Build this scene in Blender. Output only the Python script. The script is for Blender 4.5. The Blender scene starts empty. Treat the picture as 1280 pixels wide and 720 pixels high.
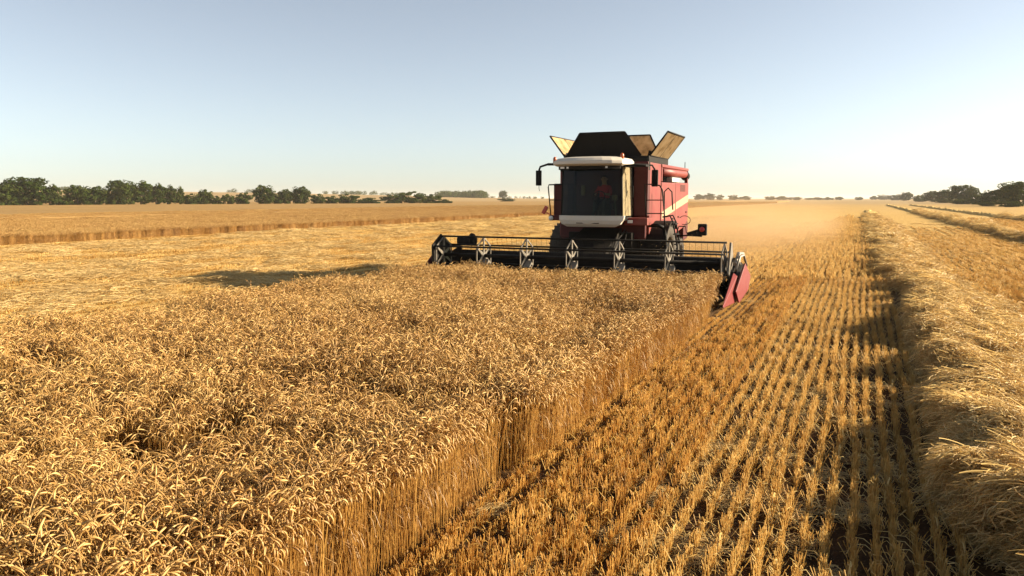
import bpy, bmesh, math, random
import numpy as np
from mathutils import Vector, Matrix, Euler

R = math.radians
rng = np.random.default_rng(7)
random.seed(7)
S = bpy.context.scene
COL = S.collection

# ---------------------------------------------------------------- camera, sky, sun, exposure
CAM_H = 2.6
YAW, PITCH = R(24.45), R(6.724)
cam = bpy.data.cameras.new('camera')
cam.sensor_width = 36.0
cam.lens = 36.0 * 950 / 1280
cam.clip_start, cam.clip_end = 0.1, 20000
camo = bpy.data.objects.new('camera', cam)
COL.objects.link(camo)
camo.location = (0, 0, CAM_H)
camo.rotation_euler = (math.pi / 2 - PITCH, 0, YAW)
S.camera = camo

SUN_EL, SUN_AZ = R(20.0), R(61.5)          # azimuth from +Y towards +X
sun_dir = Vector((math.sin(SUN_AZ) * math.cos(SUN_EL), math.cos(SUN_AZ) * math.cos(SUN_EL), math.sin(SUN_EL)))
W = bpy.data.worlds.new('World')
S.world = W
W.use_nodes = True
wn = W.node_tree
bg = wn.nodes['Background']
sky = wn.nodes.new('ShaderNodeTexSky')
sky.sky_type = 'NISHITA'
sky.sun_disc = False
sky.sun_elevation = SUN_EL
sky.sun_rotation = SUN_AZ
sky.air_density = 0.7
sky.dust_density = .7
sky.ozone_density = 1.5
hs = wn.nodes.new('ShaderNodeHueSaturation')          # thin high haze: a paler, warmer blue
hs.inputs['Saturation'].default_value = .60
tn = wn.nodes.new('ShaderNodeMix'); tn.data_type = 'RGBA'; tn.blend_type = 'MULTIPLY'
tn.inputs[0].default_value = 1.0; tn.inputs[7].default_value = (1.01, 1.0, .94, 1)
wn.links.new(sky.outputs[0], hs.inputs['Color'])
wn.links.new(hs.outputs[0], tn.inputs[6])
wn.links.new(tn.outputs[2], bg.inputs[0])
bg.inputs[1].default_value = 0.060
sl = bpy.data.lights.new('sun', 'SUN')
sl.energy = 5.0
sl.angle = R(0.6)
sl.color = (1.0, 0.84, 0.61)
so = bpy.data.objects.new('sun', sl)
COL.objects.link(so)
so.rotation_euler = sun_dir.to_track_quat('Z', 'Y').to_euler()
so.location = (30, 20, 40)
S.view_settings.view_transform = 'Standard'
S.view_settings.look = 'None'
S.view_settings.gamma = 1.0
S.view_settings.use_curve_mapping = False
S.view_settings.exposure = 1.68
S.cycles.max_bounces = 8
S.cycles.diffuse_bounces = 3
S.cycles.glossy_bounces = 3
S.cycles.transmission_bounces = 6
S.cycles.transparent_max_bounces = 12
S.cycles.volume_bounces = 1
S.cycles.use_denoising = True
S.cycles.sample_clamp_indirect = 6.0

# ---------------------------------------------------------------- helpers
def tag(o, label=None, cat=None, group=None, kind=None):
    if label: o['label'] = label
    if cat: o['category'] = cat
    if group: o['group'] = group
    if kind: o['kind'] = kind
    return o

def empty(name, loc, label, cat, group=None, rz=0.0):
    o = bpy.data.objects.new(name, None)
    COL.objects.link(o)
    o.location = loc
    o.rotation_euler = (0, 0, rz)
    o.empty_display_size = 0.3
    return tag(o, label, cat, group)

class MB:
    """collects faces, then links them as one mesh object"""
    def __init__(s):
        s.v, s.f, s.sm, s.mi, s.tint = [], [], [], [], []
        s.m, s.t = 0, 0.5
    def add(s, vs, fs, smooth=False):
        b = len(s.v)
        s.v += [tuple(v) for v in vs]
        s.tint += [s.t] * len(vs)
        for f in fs:
            s.f.append([b + i for i in f]); s.sm.append(smooth); s.mi.append(s.m)
    def box(s, c, d, rot=None):
        vs = []
        M = Euler(rot).to_matrix() if rot else Matrix.Identity(3)
        for x in (-.5, .5):
            for y in (-.5, .5):
                for z in (-.5, .5):
                    vs.append(Vector(c) + M @ Vector((x * d[0], y * d[1], z * d[2])))
        s.add(vs, [(0, 1, 3, 2), (4, 6, 7, 5), (0, 4, 5, 1), (2, 3, 7, 6), (0, 2, 6, 4), (1, 5, 7, 3)])
        return s
    def span(s, a, b):
        return s.box([(a[i] + b[i]) / 2 for i in range(3)], [abs(b[i] - a[i]) for i in range(3)])
    def prism(s, pts, ext):
        """planar polygon of 3D points, extruded by the vector ext"""
        n = len(pts); e = Vector(ext)
        vs = [Vector(p) for p in pts] + [Vector(p) + e for p in pts]
        fs = [tuple(range(n))[::-1], tuple(range(n, 2 * n))] + [(i, (i + 1) % n, n + (i + 1) % n, n + i) for i in range(n)]
        s.add(vs, fs)
        return s
    def hull(s, a, b):
        """loft between two polygons of equal count"""
        n = len(a)
        fs = [tuple(range(n))[::-1], tuple(range(n, 2 * n))] + [(i, (i + 1) % n, n + (i + 1) % n, n + i) for i in range(n)]
        s.add(list(a) + list(b), fs)
        return s
    def tube(s, path, r, n=8, cap=True, smooth=True):
        P = [Vector(p) for p in path]
        rr = r if hasattr(r, '__len__') else [r] * len(P)
        rings, vs, fs = [], [], []
        up = None
        for i, p in enumerate(P):
            t = (P[min(i + 1, len(P) - 1)] - P[max(i - 1, 0)]).normalized()
            if up is None:
                up = t.orthogonal().normalized()
            up = (up - t * up.dot(t))
            up = up.normalized() if up.length > 1e-6 else t.orthogonal().normalized()
            w = t.cross(up)
            for k in range(n):
                a = 2 * math.pi * k / n
                vs.append(p + (up * math.cos(a) + w * math.sin(a)) * rr[i])
        for i in range(len(P) - 1):
            for k in range(n):
                fs.append((i * n + k, i * n + (k + 1) % n, (i + 1) * n + (k + 1) % n, (i + 1) * n + k))
        s.add(vs, fs, smooth)
        if cap and n > 2:
            b = len(s.v) - len(vs)
            s.f.append([b + k for k in range(n)][::-1]); s.sm.append(False); s.mi.append(s.m)
            e = b + (len(P) - 1) * n
            s.f.append([e + k for k in range(n)]); s.sm.append(False); s.mi.append(s.m)
        return s
    def lathe(s, prof, c, axis='x', n=32):
        """prof = [(radius, offset)]"""
        vs, fs = [], []
        for (r, o) in prof:
            for k in range(n):
                a = 2 * math.pi * k / n
                ca, sa = r * math.cos(a), r * math.sin(a)
                q = {'x': (o, ca, sa), 'y': (ca, o, sa), 'z': (ca, sa, o)}[axis]
                vs.append((c[0] + q[0], c[1] + q[1], c[2] + q[2]))
        for i in range(len(prof) - 1):
            for k in range(n):
                fs.append((i * n + k, i * n + (k + 1) % n, (i + 1) * n + (k + 1) % n, (i + 1) * n + k))
        s.add(vs, fs, True)
        return s
    def ribbon(s, path, w, side):
        """flat strip"""
        vs, fs = [], []
        sd = Vector(side)
        for i, p in enumerate(path):
            ww = w[i] if hasattr(w, '__len__') else w
            vs += [Vector(p) - sd * ww * .5, Vector(p) + sd * ww * .5]
        for i in range(len(path) - 1):
            fs.append((2 * i, 2 * i + 1, 2 * i + 3, 2 * i + 2))
        s.add(vs, fs, True)
        return s
    def mesh(s, name):
        me = bpy.data.meshes.new(name)
        me.from_pydata(s.v, [], s.f)
        me.polygons.foreach_set('use_smooth', s.sm)
        me.polygons.foreach_set('material_index', s.mi)
        a = me.attributes.new('tint', 'FLOAT', 'POINT')
        a.data.foreach_set('value', s.tint)
        return me
    def build(s, name, mat, parent=None, bevel=0.0, link=True, label=None):
        me = s.mesh(name)
        bm = bmesh.new(); bm.from_mesh(me)
        bmesh.ops.recalc_face_normals(bm, faces=bm.faces)
        bm.to_mesh(me); bm.free()
        for m in (mat if isinstance(mat, (list, tuple)) else [mat]):
            me.materials.append(m)
        o = bpy.data.objects.new(name, me)
        if link: COL.objects.link(o)
        if parent: o.parent = parent
        if bevel:
            b = o.modifiers.new('bevel', 'BEVEL')
            b.width = bevel; b.segments = 2; b.limit_method = 'ANGLE'; b.angle_limit = R(35)
        if label: o['label'] = label
        return o

# ---------------------------------------------------------------- materials
def newmat(name):
    m = bpy.data.materials.new(name)
    m.use_nodes = True
    nt = m.node_tree
    nt.nodes.clear()
    out = nt.nodes.new('ShaderNodeOutputMaterial')
    return m, nt, out

def N(nt, typ, **kw):
    n = nt.nodes.new(typ)
    for k, v in kw.items():
        if k in n.inputs: n.inputs[k].default_value = v
        else: setattr(n, k, v)
    return n

def ramp(nt, fac, stops):
    r = nt.nodes.new('ShaderNodeValToRGB')
    e = r.color_ramp.elements
    while len(e) < len(stops): e.new(0.5)
    for i, (p, c) in enumerate(stops):
        e[i].position = p
        e[i].color = (c[0], c[1], c[2], 1)
    nt.links.new(fac, r.inputs[0])
    return r.outputs[0]

def mixc(nt, fac, a, b, mode='MIX'):
    m = nt.nodes.new('ShaderNodeMix')
    m.data_type = 'RGBA'; m.blend_type = mode
    for i, x in ((0, fac), (6, a), (7, b)):
        if hasattr(x, 'is_output'): nt.links.new(x, m.inputs[i])
        elif i == 0: m.inputs[0].default_value = x
        else: m.inputs[i].default_value = (x[0], x[1], x[2], 1)
    return m.outputs[2]

def mth(nt, op, a, b=None, c=None):
    m = nt.nodes.new('ShaderNodeMath'); m.operation = op
    for i, x in enumerate((a, b, c)):
        if x is None: continue
        if hasattr(x, 'is_output'): nt.links.new(x, m.inputs[i])
        else: m.inputs[i].default_value = x
    return m.outputs[0]

def noise(nt, vec, scale, detail=4, rough=0.6):
    n = nt.nodes.new('ShaderNodeTexNoise')
    n.inputs['Scale'].default_value = scale
    n.inputs['Detail'].default_value = detail
    n.inputs['Roughness'].default_value = rough
    if vec is not None: nt.links.new(vec, n.inputs['Vector'])
    return n.outputs[0]

def straw_mat(name, stops, trans=0.35, rough=0.55):
    """dry plant matter: diffuse plus light through it, tint per stalk and per clump"""
    m, nt, out = newmat(name)
    at = N(nt, 'ShaderNodeAttribute'); at.attribute_name = 'tint'
    oi = N(nt, 'ShaderNodeObjectInfo')
    geo = N(nt, 'ShaderNodeNewGeometry')
    big = noise(nt, geo.outputs['Position'], 0.35, 3)
    f = mth(nt, 'MULTIPLY_ADD', oi.outputs['Random'], 0.25, at.outputs['Fac'])
    f = mth(nt, 'ADD', f, mth(nt, 'MULTIPLY_ADD', big, 0.9, -0.55))
    c = ramp(nt, f, stops)
    d = N(nt, 'ShaderNodeBsdfDiffuse'); nt.links.new(c, d.inputs[0])
    t = N(nt, 'ShaderNodeBsdfTranslucent'); nt.links.new(c, t.inputs[0])
    g = N(nt, 'ShaderNodeBsdfGlossy', Roughness=rough); g.inputs[0].default_value = (1, .95, .85, 1)
    a = N(nt, 'ShaderNodeMixShader'); a.inputs[0].default_value = trans
    nt.links.new(d.outputs[0], a.inputs[1]); nt.links.new(t.outputs[0], a.inputs[2])
    b = N(nt, 'ShaderNodeMixShader'); b.inputs[0].default_value = 0.05
    nt.links.new(a.outputs[0], b.inputs[1]); nt.links.new(g.outputs[0], b.inputs[2])
    nt.links.new(b.outputs[0], out.inputs[0])
    return m

M = {}
M['ear'] = straw_mat('ripe_ear', [(0.0, (.26, .12, .025)), (.5, (.48, .27, .070)), (1, (.64, .43, .15))], .32)
M['stem'] = straw_mat('ripe_stem', [(0.0, (.30, .135, .018)), (.5, (.47, .245, .040)), (1, (.58, .35, .085))], .40)
M['leaf'] = straw_mat('dry_leaf', [(0.0, (.22, .11, .028)), (.5, (.38, .21, .06)), (1, (.52, .34, .13))], .45)
M['stubble'] = straw_mat('stubble_stalk', [(0.0, (.42, .23, .05)), (.5, (.66, .42, .115)), (1, (.78, .58, .22))], .42)
M['straw'] = straw_mat('loose_straw', [(0.0, (.38, .225, .066)), (.5, (.61, .42, .155)), (1, (.76, .59, .28))], .42)
M['chaff'] = straw_mat('chaff', [(0.0, (.35, .21, .08)), (1, (.52, .37, .18))], .4)

def paint(name, col, rough=0.4, dust=0.25, metal=0.0, dustcol=(.42, .31, .18), dscale=3.0, coat=0.0, spec=0.5):
    m, nt, out = newmat(name)
    p = N(nt, 'ShaderNodeBsdfPrincipled')
    tc = N(nt, 'ShaderNodeTexCoord')
    n1 = noise(nt, tc.outputs['Object'], dscale, 6, .65)
    n2 = noise(nt, tc.outputs['Object'], dscale * 9, 3, .6)
    f = mth(nt, 'MULTIPLY', mth(nt, 'MULTIPLY_ADD', n1, 1.6, mth(nt, 'MULTIPLY_ADD', n2, .5, -.5)), dust)
    f = mth(nt, 'MAXIMUM', mth(nt, 'MINIMUM', f, .9), 0)
    nt.links.new(mixc(nt, f, col, dustcol), p.inputs['Base Color'])
    nt.links.new(mth(nt, 'MULTIPLY_ADD', f, .5, rough), p.inputs['Roughness'])
    p.inputs['Metallic'].default_value = metal
    p.inputs['Coat Weight'].default_value = coat
    p.inputs['Specular IOR Level'].default_value = spec
    nt.links.new(p.outputs[0], out.inputs[0])
    return m

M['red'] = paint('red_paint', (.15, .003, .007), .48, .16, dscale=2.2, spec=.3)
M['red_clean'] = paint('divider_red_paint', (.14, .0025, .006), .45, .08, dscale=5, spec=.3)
M['red_shaded'] = paint('shaded_red_paint', (.060, .002, .004), .5, .04, spec=.25)  # darker copy of the red: shade on hull and front panels put into the colour
M['white'] = paint('white_plastic', (.56, .51, .43), .5, .3)
M['cream'] = paint('cream_stripe', (.30, .20, .105), .5, .35)
M['black'] = paint('black_steel', (.005, .0045, .004), .7, .025, spec=.15)
M['black_clean'] = paint('black_plastic', (.004, .004, .004), .65, .012, spec=.15)
M['grey'] = paint('grey_steel', (.085, .08, .07), .55, .25, .2)
M['galv'] = paint('worn_metal', (.19, .18, .16), .45, .25, .5)
M['lid'] = paint('tank_lid_panel', (.36, .265, .13), .6, .5, dustcol=(.13, .08, .035))
M['rubber'] = paint('tyre_rubber', (.010, .0095, .009), .85, .14, dscale=6)
M['rim'] = paint('wheel_rim_paint', (.40, .33, .2), .5, .3)
M['lamp'] = paint('lamp_glass', (.75, .75, .72), .12, .1)
M['amber'] = paint('amber_lens', (.38, .07, .01), .25, .1)
M['redlens'] = paint('red_lens', (.40, .02, .015), .3, .15)
M['mirror'] = paint('mirror_glass', (.8, .8, .8), .05, .05, 1.0)
M['skin'] = paint('skin', (.50, .28, .19), .55, 0)
M['hair'] = paint('brown_hair', (.05, .03, .02), .7, 0)
M['shirt'] = paint('red_shirt', (.62, .03, .035), .8, 0)
M['trouser'] = paint('dark_trousers', (.03, .035, .05), .85, .1)
M['eye'] = paint('eye_dark', (.02, .015, .012), .3, 0)
M['lip'] = paint('lip', (.36, .14, .11), .5, 0)
M['seat'] = paint('seat_cloth', (.035, .035, .04), .9, .1)

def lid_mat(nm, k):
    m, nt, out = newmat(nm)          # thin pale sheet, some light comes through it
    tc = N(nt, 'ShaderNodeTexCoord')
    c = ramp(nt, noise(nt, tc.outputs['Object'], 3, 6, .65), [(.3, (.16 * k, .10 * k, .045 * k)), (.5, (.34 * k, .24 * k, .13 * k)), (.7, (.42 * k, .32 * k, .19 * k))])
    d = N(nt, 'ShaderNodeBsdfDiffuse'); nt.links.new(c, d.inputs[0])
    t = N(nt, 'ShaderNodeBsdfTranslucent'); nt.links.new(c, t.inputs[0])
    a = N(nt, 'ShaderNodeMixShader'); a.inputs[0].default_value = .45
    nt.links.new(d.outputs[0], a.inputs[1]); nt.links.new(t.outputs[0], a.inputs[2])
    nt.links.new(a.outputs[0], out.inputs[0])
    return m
M['lid_sheet'] = lid_mat('tank_lid_sheet', .9)
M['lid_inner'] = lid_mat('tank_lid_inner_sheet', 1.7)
def glass_mat(nm='tinted_glass', ior=1.2, dusty=0):
    m, nt, out = newmat(nm)
    t = N(nt, 'ShaderNodeBsdfTransparent'); t.inputs[0].default_value = (.64, .68, .58, 1)
    g = N(nt, 'ShaderNodeBsdfGlossy', Roughness=.03); g.inputs[0].default_value = (1, 1, 1, 1)
    fr = N(nt, 'ShaderNodeFresnel', IOR=ior)
    gb = N(nt, 'ShaderNodeNewGeometry')
    front = mth(nt, 'MULTIPLY', fr.outputs[0], mth(nt, 'SUBTRACT', 1, gb.outputs['Backfacing']))
    x = N(nt, 'ShaderNodeMixShader')
    nt.links.new(front, x.inputs[0]); nt.links.new(t.outputs[0], x.inputs[1]); nt.links.new(g.outputs[0], x.inputs[2])
    if dusty:                                       # a film of dust that catches the sun
        df = N(nt, 'ShaderNodeBsdfDiffuse'); df.inputs[0].default_value = (.42, .34, .21, 1)
        tc = N(nt, 'ShaderNodeTexCoord')
        y = N(nt, 'ShaderNodeMixShader')
        nt.links.new(mth(nt, 'MULTIPLY_ADD', noise(nt, tc.outputs['Object'], 4, 5, .6), .5, dusty - .25), y.inputs[0])
        nt.links.new(x.outputs[0], y.inputs[1]); nt.links.new(df.outputs[0], y.inputs[2]); x = y
    nt.links.new(x.outputs[0], out.inputs[0])
    return m
M['glass'] = glass_mat()
M['door_glass'] = glass_mat('door_glass', 1.5, .45)

def leaf_mat(name, stops):
    m, nt, out = newmat(name)
    at = N(nt, 'ShaderNodeAttribute'); at.attribute_name = 'tint'
    oi = N(nt, 'ShaderNodeObjectInfo')
    c = ramp(nt, mth(nt, 'MULTIPLY_ADD', oi.outputs['Random'], .35, mth(nt, 'MULTIPLY', at.outputs['Fac'], .65)), stops)
    d = N(nt, 'ShaderNodeBsdfDiffuse'); nt.links.new(c, d.inputs[0])
    t = N(nt, 'ShaderNodeBsdfTranslucent'); nt.links.new(c, t.inputs[0])
    a = N(nt, 'ShaderNodeMixShader'); a.inputs[0].default_value = .25
    nt.links.new(d.outputs[0], a.inputs[1]); nt.links.new(t.outputs[0], a.inputs[2])
    nt.links.new(a.outputs[0], out.inputs[0])
    return m
M['foliage'] = leaf_mat('tree_foliage', [(0, (.016, .028, .006)), (.5, (.034, .052, .011)), (1, (.07, .085, .020))])
M['bark'] = paint('bark', (.07, .05, .035), .9, .1)
M['drygrass'] = straw_mat('dry_grass', [(0, (.22, .19, .07)), (.5, (.36, .29, .12)), (1, (.5, .40, .2))], .3)

def ground_mat():
    m, nt, out = newmat('field_soil')
    p = N(nt, 'ShaderNodeBsdfPrincipled', Roughness=.95)
    p.inputs['Specular IOR Level'].default_value = .1
    geo = N(nt, 'ShaderNodeNewGeometry')
    pos = geo.outputs['Position']
    sx = N(nt, 'ShaderNodeSeparateXYZ'); nt.links.new(pos, sx.inputs[0])
    x, y = sx.outputs[0], sx.outputs[1]
    # litter streaks that run along the rows
    mp = N(nt, 'ShaderNodeMapping'); nt.links.new(pos, mp.inputs[0])
    mp.inputs['Scale'].default_value = (1.0, .16, 1)
    st = noise(nt, mp.outputs[0], 3.2, 6, .7)
    fine = noise(nt, pos, 22, 5, .75)
    big = noise(nt, pos, .09, 4, .6)
    lit = mth(nt, 'MULTIPLY_ADD', st, 1.1, mth(nt, 'MULTIPLY_ADD', fine, .8, mth(nt, 'MULTIPLY_ADD', big, .35, -.62)))
    soil = ramp(nt, lit, [(.25, (.026, .013, .007)), (.55, (.075, .038, .015)), (.9, (.30, .18, .06))])
    straw = ramp(nt, lit, [(.12, (.25, .135, .033)), (.42, (.43, .265, .075)), (.8, (.55, .37, .13))])
    far = ramp(nt, lit, [(.2, (.28, .175, .065)), (.6, (.36, .24, .095)), (.9, (.43, .305, .135))])
    # how much straw covers the soil: near swath shows soil, the left swath and distance are straw
    left = mth(nt, 'MINIMUM', mth(nt, 'MAXIMUM', mth(nt, 'MULTIPLY_ADD', x, -.5, -5.2), 0), 1)
    dist = N(nt, 'ShaderNodeVectorMath', operation='LENGTH'); nt.links.new(pos, dist.inputs[0])
    d1 = mth(nt, 'MINIMUM', mth(nt, 'MAXIMUM', mth(nt, 'MULTIPLY_ADD', dist.outputs[1], 1 / 45., -.35), 0), 1)
    c = mixc(nt, mth(nt, 'MAXIMUM', left, d1), soil, straw)
    d2 = mth(nt, 'MINIMUM', mth(nt, 'MAXIMUM', mth(nt, 'MULTIPLY_ADD', dist.outputs[1], 1 / 300., -.4), 0), 1)
    c = mixc(nt, d2, c, far)
    # pale fields of different crops beyond the hedges
    vor = N(nt, 'ShaderNodeTexVoronoi', Scale=.0035); nt.links.new(pos, vor.inputs['Vector'])
    fld = ramp(nt, vor.outputs['Color'], [(0, (.27, .18, .08)), (.5, (.34, .235, .105)), (1, (.22, .165, .075))])
    d3 = mth(nt, 'MINIMUM', mth(nt, 'MAXIMUM', mth(nt, 'MULTIPLY_ADD', dist.outputs[1], 1 / 60., -6.), 0), 1)
    c = mixc(nt, d3, c, fld)
    nt.links.new(c, p.inputs['Base Color'])
    b = N(nt, 'ShaderNodeBump', Strength=.7, Distance=.08)
    nt.links.new(lit, b.inputs['Height']); nt.links.new(b.outputs[0], p.inputs['Normal'])
    nt.links.new(p.outputs[0], out.inputs[0])
    return m
M['ground'] = ground_mat()

# ---------------------------------------------------------------- ground: one sheet, rising far off on the left
CY, SY = math.cos(YAW), math.sin(YAW)
def px2w(x, D):
    """horizontal bearing of photo column x at forward distance D"""
    X = (x - 640) / 956.6 * D
    return X * CY - D * SY, X * SY + D * CY
def rise(u, t):
    X = u * CY + t * SY; D = -u * SY + t * CY
    if D < 380: return 0.0
    px = 640 + 956.6 * X / D
    A = float(np.interp(px, [-400, 60, 200, 330, 430, 520, 620, 760, 900], [15, 14.0, 12.0, 10.5, 8.0, 6.0, 3.0, .8, 0]))
    s = min(max((D - 380) / 700, 0), 1)
    A *= s * s * (3 - 2 * s)
    return A + (0.5 * A / 14) * math.sin(u * .011 + 1) * math.sin(t * .009)

def axis(a):
    return np.array(sorted(set([-v for v in a] + list(a))))
ax_ = np.concatenate([np.arange(0, 60, 6), np.arange(60, 300, 30), np.arange(300, 1500, 60), [1600, 1900, 2300, 3000, 4000, 6000, 9000]])
gx = axis(list(ax_))
g = MB()
n = len(gx)
vs = [(x, y, rise(x, y)) for y in gx for x in gx]
g.add(vs, [(j * n + i, j * n + i + 1, (j + 1) * n + i + 1, (j + 1) * n + i) for j in range(n - 1) for i in range(n - 1)], True)
go = g.build('ground', M['ground']); tag(go, kind='structure')

# ---------------------------------------------------------------- scattering (one object per kind of crop)
def scatter(name, protos, pts, rot, scl, idx, label, cat, kind='stuff'):
    """one object whose geometry nodes place copies of the prototype meshes on its points"""
    me = bpy.data.meshes.new(name)
    pts = np.asarray(pts, dtype=np.float32)
    k = len(pts)
    me.vertices.add(k)
    me.vertices.foreach_set('co', pts.ravel())
    for an, ty, data, key in (('rot', 'FLOAT_VECTOR', rot, 'vector'), ('scl', 'FLOAT_VECTOR', scl, 'vector'), ('pick', 'INT', idx, 'value')):
        a = me.attributes.new(an, ty, 'POINT')
        dt = np.int32 if ty == 'INT' else np.float32
        a.data.foreach_set(key, np.asarray(data, dtype=dt).ravel())
    o = bpy.data.objects.new(name, me); COL.objects.link(o)
    tag(o, label, cat, kind=kind)
    ng = bpy.data.node_groups.new(name + '_scatter', 'GeometryNodeTree')
    ng.interface.new_socket('Geometry', in_out='INPUT', socket_type='NodeSocketGeometry')
    ng.interface.new_socket('Geometry', in_out='OUTPUT', socket_type='NodeSocketGeometry')
    gi = ng.nodes.new('NodeGroupInput'); gout = ng.nodes.new('NodeGroupOutput')
    ip = ng.nodes.new('GeometryNodeInstanceOnPoints')
    g2 = ng.nodes.new('GeometryNodeGeometryToInstance')
    for p in reversed(protos):
        oi = ng.nodes.new('GeometryNodeObjectInfo')
        oi.inputs['Object'].default_value = p
        oi.inputs['As Instance'].default_value = False
        ng.links.new(oi.outputs['Geometry'], g2.inputs[0])
    def attr(nm, ty):
        a = ng.nodes.new('GeometryNodeInputNamedAttribute'); a.data_type = ty
        a.inputs['Name'].default_value = nm
        return a.outputs[0]
    er = ng.nodes.new('FunctionNodeEulerToRotation')
    ng.links.new(attr('rot', 'FLOAT_VECTOR'), er.inputs[0])
    ng.links.new(gi.outputs[0], ip.inputs['Points'])
    ng.links.new(g2.outputs[0], ip.inputs['Instance'])
    ip.inputs['Pick Instance'].default_value = True
    ng.links.new(attr('pick', 'INT'), ip.inputs['Instance Index'])
    ng.links.new(er.outputs[0], ip.inputs['Rotation'])
    ng.links.new(attr('scl', 'FLOAT_VECTOR'), ip.inputs['Scale'])
    ng.links.new(ip.outputs[0], gout.inputs[0])
    md = o.modifiers.new('scatter', 'NODES'); md.node_group = ng
    return o

def vnoise(x, y, s, seed=0):
    """smooth value noise in 0..1 on arrays"""
    x = np.asarray(x) / s + seed * 17.3; y = np.asarray(y) / s + seed * 9.1
    xi, yi = np.floor(x), np.floor(y); fx, fy = x - xi, y - yi
    fx, fy = fx * fx * (3 - 2 * fx), fy * fy * (3 - 2 * fy)
    def h(a, b):
        v = np.sin(a * 127.1 + b * 311.7 + seed * 74.7) * 43758.5453
        return v - np.floor(v)
    return (h(xi, yi) * (1 - fx) + h(xi + 1, yi) * fx) * (1 - fy) + (h(xi, yi + 1) * (1 - fx) + h(xi + 1, yi + 1) * fx) * fy

def wheat_stalk(b, x, y, fat=1.0, low=False):
    h = .70 + random.gauss(0, .045)
    az = random.uniform(0, 2 * math.pi)
    lean = abs(random.gauss(0, .07))
    dx, dy = math.cos(az), math.sin(az)
    hook = random.choice((random.uniform(.9, 2.0), random.uniform(2.0, 3.2), random.uniform(2.4, 3.5), random.uniform(2.4, 3.5)))
    tint = min(max(random.gauss(.5, .2), 0), 1)
    p = [Vector((x, y, 0)), Vector((x + dx * lean * h * .5, y + dy * lean * h * .5, h * .55)), Vector((x + dx * lean * h, y + dy * lean * h, h))]
    th = lean
    cur = p[-1].copy()
    neck = []
    nseg, L = (3, .16) if low else (5, random.uniform(.11, .17))
    for i in range(nseg):
        th += (hook * .60) / nseg
        cur = cur + Vector((dx * math.sin(th), dy * math.sin(th), math.cos(th))) * (L / nseg)
        neck.append(cur.copy())
    b.t = tint
    b.m = 0
    b.tube(p, .0020 * fat, 3, False)
    b.m = 1
    b.tube([p[-1]] + neck, .0024 * fat, 3, False)
    b.m = 0
    ear, rad = [cur.copy()], [.0025 * fat]
    El = random.uniform(.056, .080)
    ns = 3 if low else 5
    pr = [.0068, .006, .0015] if low else [.0056, .0063, .0061, .0050, .0020]
    for i in range(ns):
        th += hook * .40 / ns
        cur = cur + Vector((dx * math.sin(th), dy * math.sin(th), math.cos(th))) * (El / ns)
        ear.append(cur.copy()); rad.append(pr[i] * fat * random.uniform(.88, 1.12))
    b.m = 1
    b.t = min(max(tint + random.gauss(.05, .12), 0), 1)
    b.tube(ear, rad, 3 if low else 5, False)
    if random.random() < (.2 if low else .28):          # a dried leaf hanging off the stalk
        a2 = random.uniform(0, 2 * math.pi)
        z0 = random.uniform(.22, .5)
        l = random.uniform(.10, .2)
        c2, s2 = math.cos(a2), math.sin(a2)
        q = p[0].lerp(p[-1], z0 / h)
        b.m = 2; b.t = random.uniform(.1, .9)
        path = [q, q + Vector((c2 * l * .35, s2 * l * .35, l * .35)), q + Vector((c2 * l * .75, s2 * l * .75, l * .12)), q + Vector((c2 * l * .95, s2 * l * .95, -l * .35))]
        b.ribbon(path, [.007 * fat, .008 * fat, .006 * fat, .001], (-s2, c2, .2))

def wheat_tile(size, count, fat, low):
    b = MB()
    for i in range(count):
        wheat_stalk(b, random.uniform(-.5, .5) * size, random.uniform(-.5, .5) * size, fat, low)
    return b.build('wheat_clump', [M['stem'], M['ear'], M['leaf']], link=False)

near_tiles = [wheat_tile(.30, 56, 1.0, False) for _ in range(10)]
mid_tiles = [wheat_tile(.60, 95, 1.8, True) for _ in range(6)]

WL, WR, KNIFE = -11.2, -2.82, 18.95           # wheat strip in front of the cutter bar
def strip_points(u0, u1, t0, t1, step, jit=.5):
    U, T = np.meshgrid(np.arange(u0, u1, step), np.arange(t0, t1, step))
    U = U.ravel() + rng.uniform(-jit, jit, U.size) * step
    T = T.ravel() + rng.uniform(-jit, jit, T.size) * step
    return U, T
U, T = strip_points(WL, WR, .2, KNIFE, .27)
edge = WR - .12 - .28 * np.clip((T - 15.8) / 1.2, 0, 1) + .10 * (vnoise(T, T * 0, .9, 3) - .5) + np.where(T < 6.15, -.14, 0)
keep = (U < edge) & (U > WL + .25 * vnoise(T, T * 0, 1.1, 4)) & (T < KNIFE - .1)
keep &= ~((np.abs(T - 6.25) < .22) & (U > WR - .8))
hollow = vnoise(U, T, .75, 5)
keep &= hollow > .13
U, T, hollow = U[keep], T[keep], hollow[keep]
k = len(U)
hz = .93 + .22 * (vnoise(U, T, 1.6, 6) - .5) + .10 * (vnoise(U, T, .5, 8) - .5) - .35 * np.clip(.24 - hollow, 0, 1) / .24 * .5
hz *= 1.06 - .09 * np.clip((T - 9) / 6, 0, 1)
Te = np.repeat(np.arange(.3, KNIFE - .2, .11), 2); Te = Te + rng.uniform(-.05, .05, Te.size)
ok = np.abs(Te - 6.25) > .2
Te = Te[ok]
Ue = WR - .05 - .28 * np.clip((Te - 15.8) / 1.2, 0, 1) + .10 * (vnoise(Te, Te * 0, .9, 3) - .5) + np.where(Te < 6.15, -.14, 0) + rng.uniform(-.12, .03, Te.size)
U, T = np.concatenate([U, Ue]), np.concatenate([T, Te]); k = len(U)
hz = np.concatenate([hz, .98 - .08 * np.clip((Te - 9) / 6, 0, 1) + .14 * (vnoise(Ue, Te, .5, 8) - .5)])
scl = np.stack([np.full(k, 1.0), np.full(k, 1.0), hz], 1) * rng.uniform(.94, 1.06, (k, 1))
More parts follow.
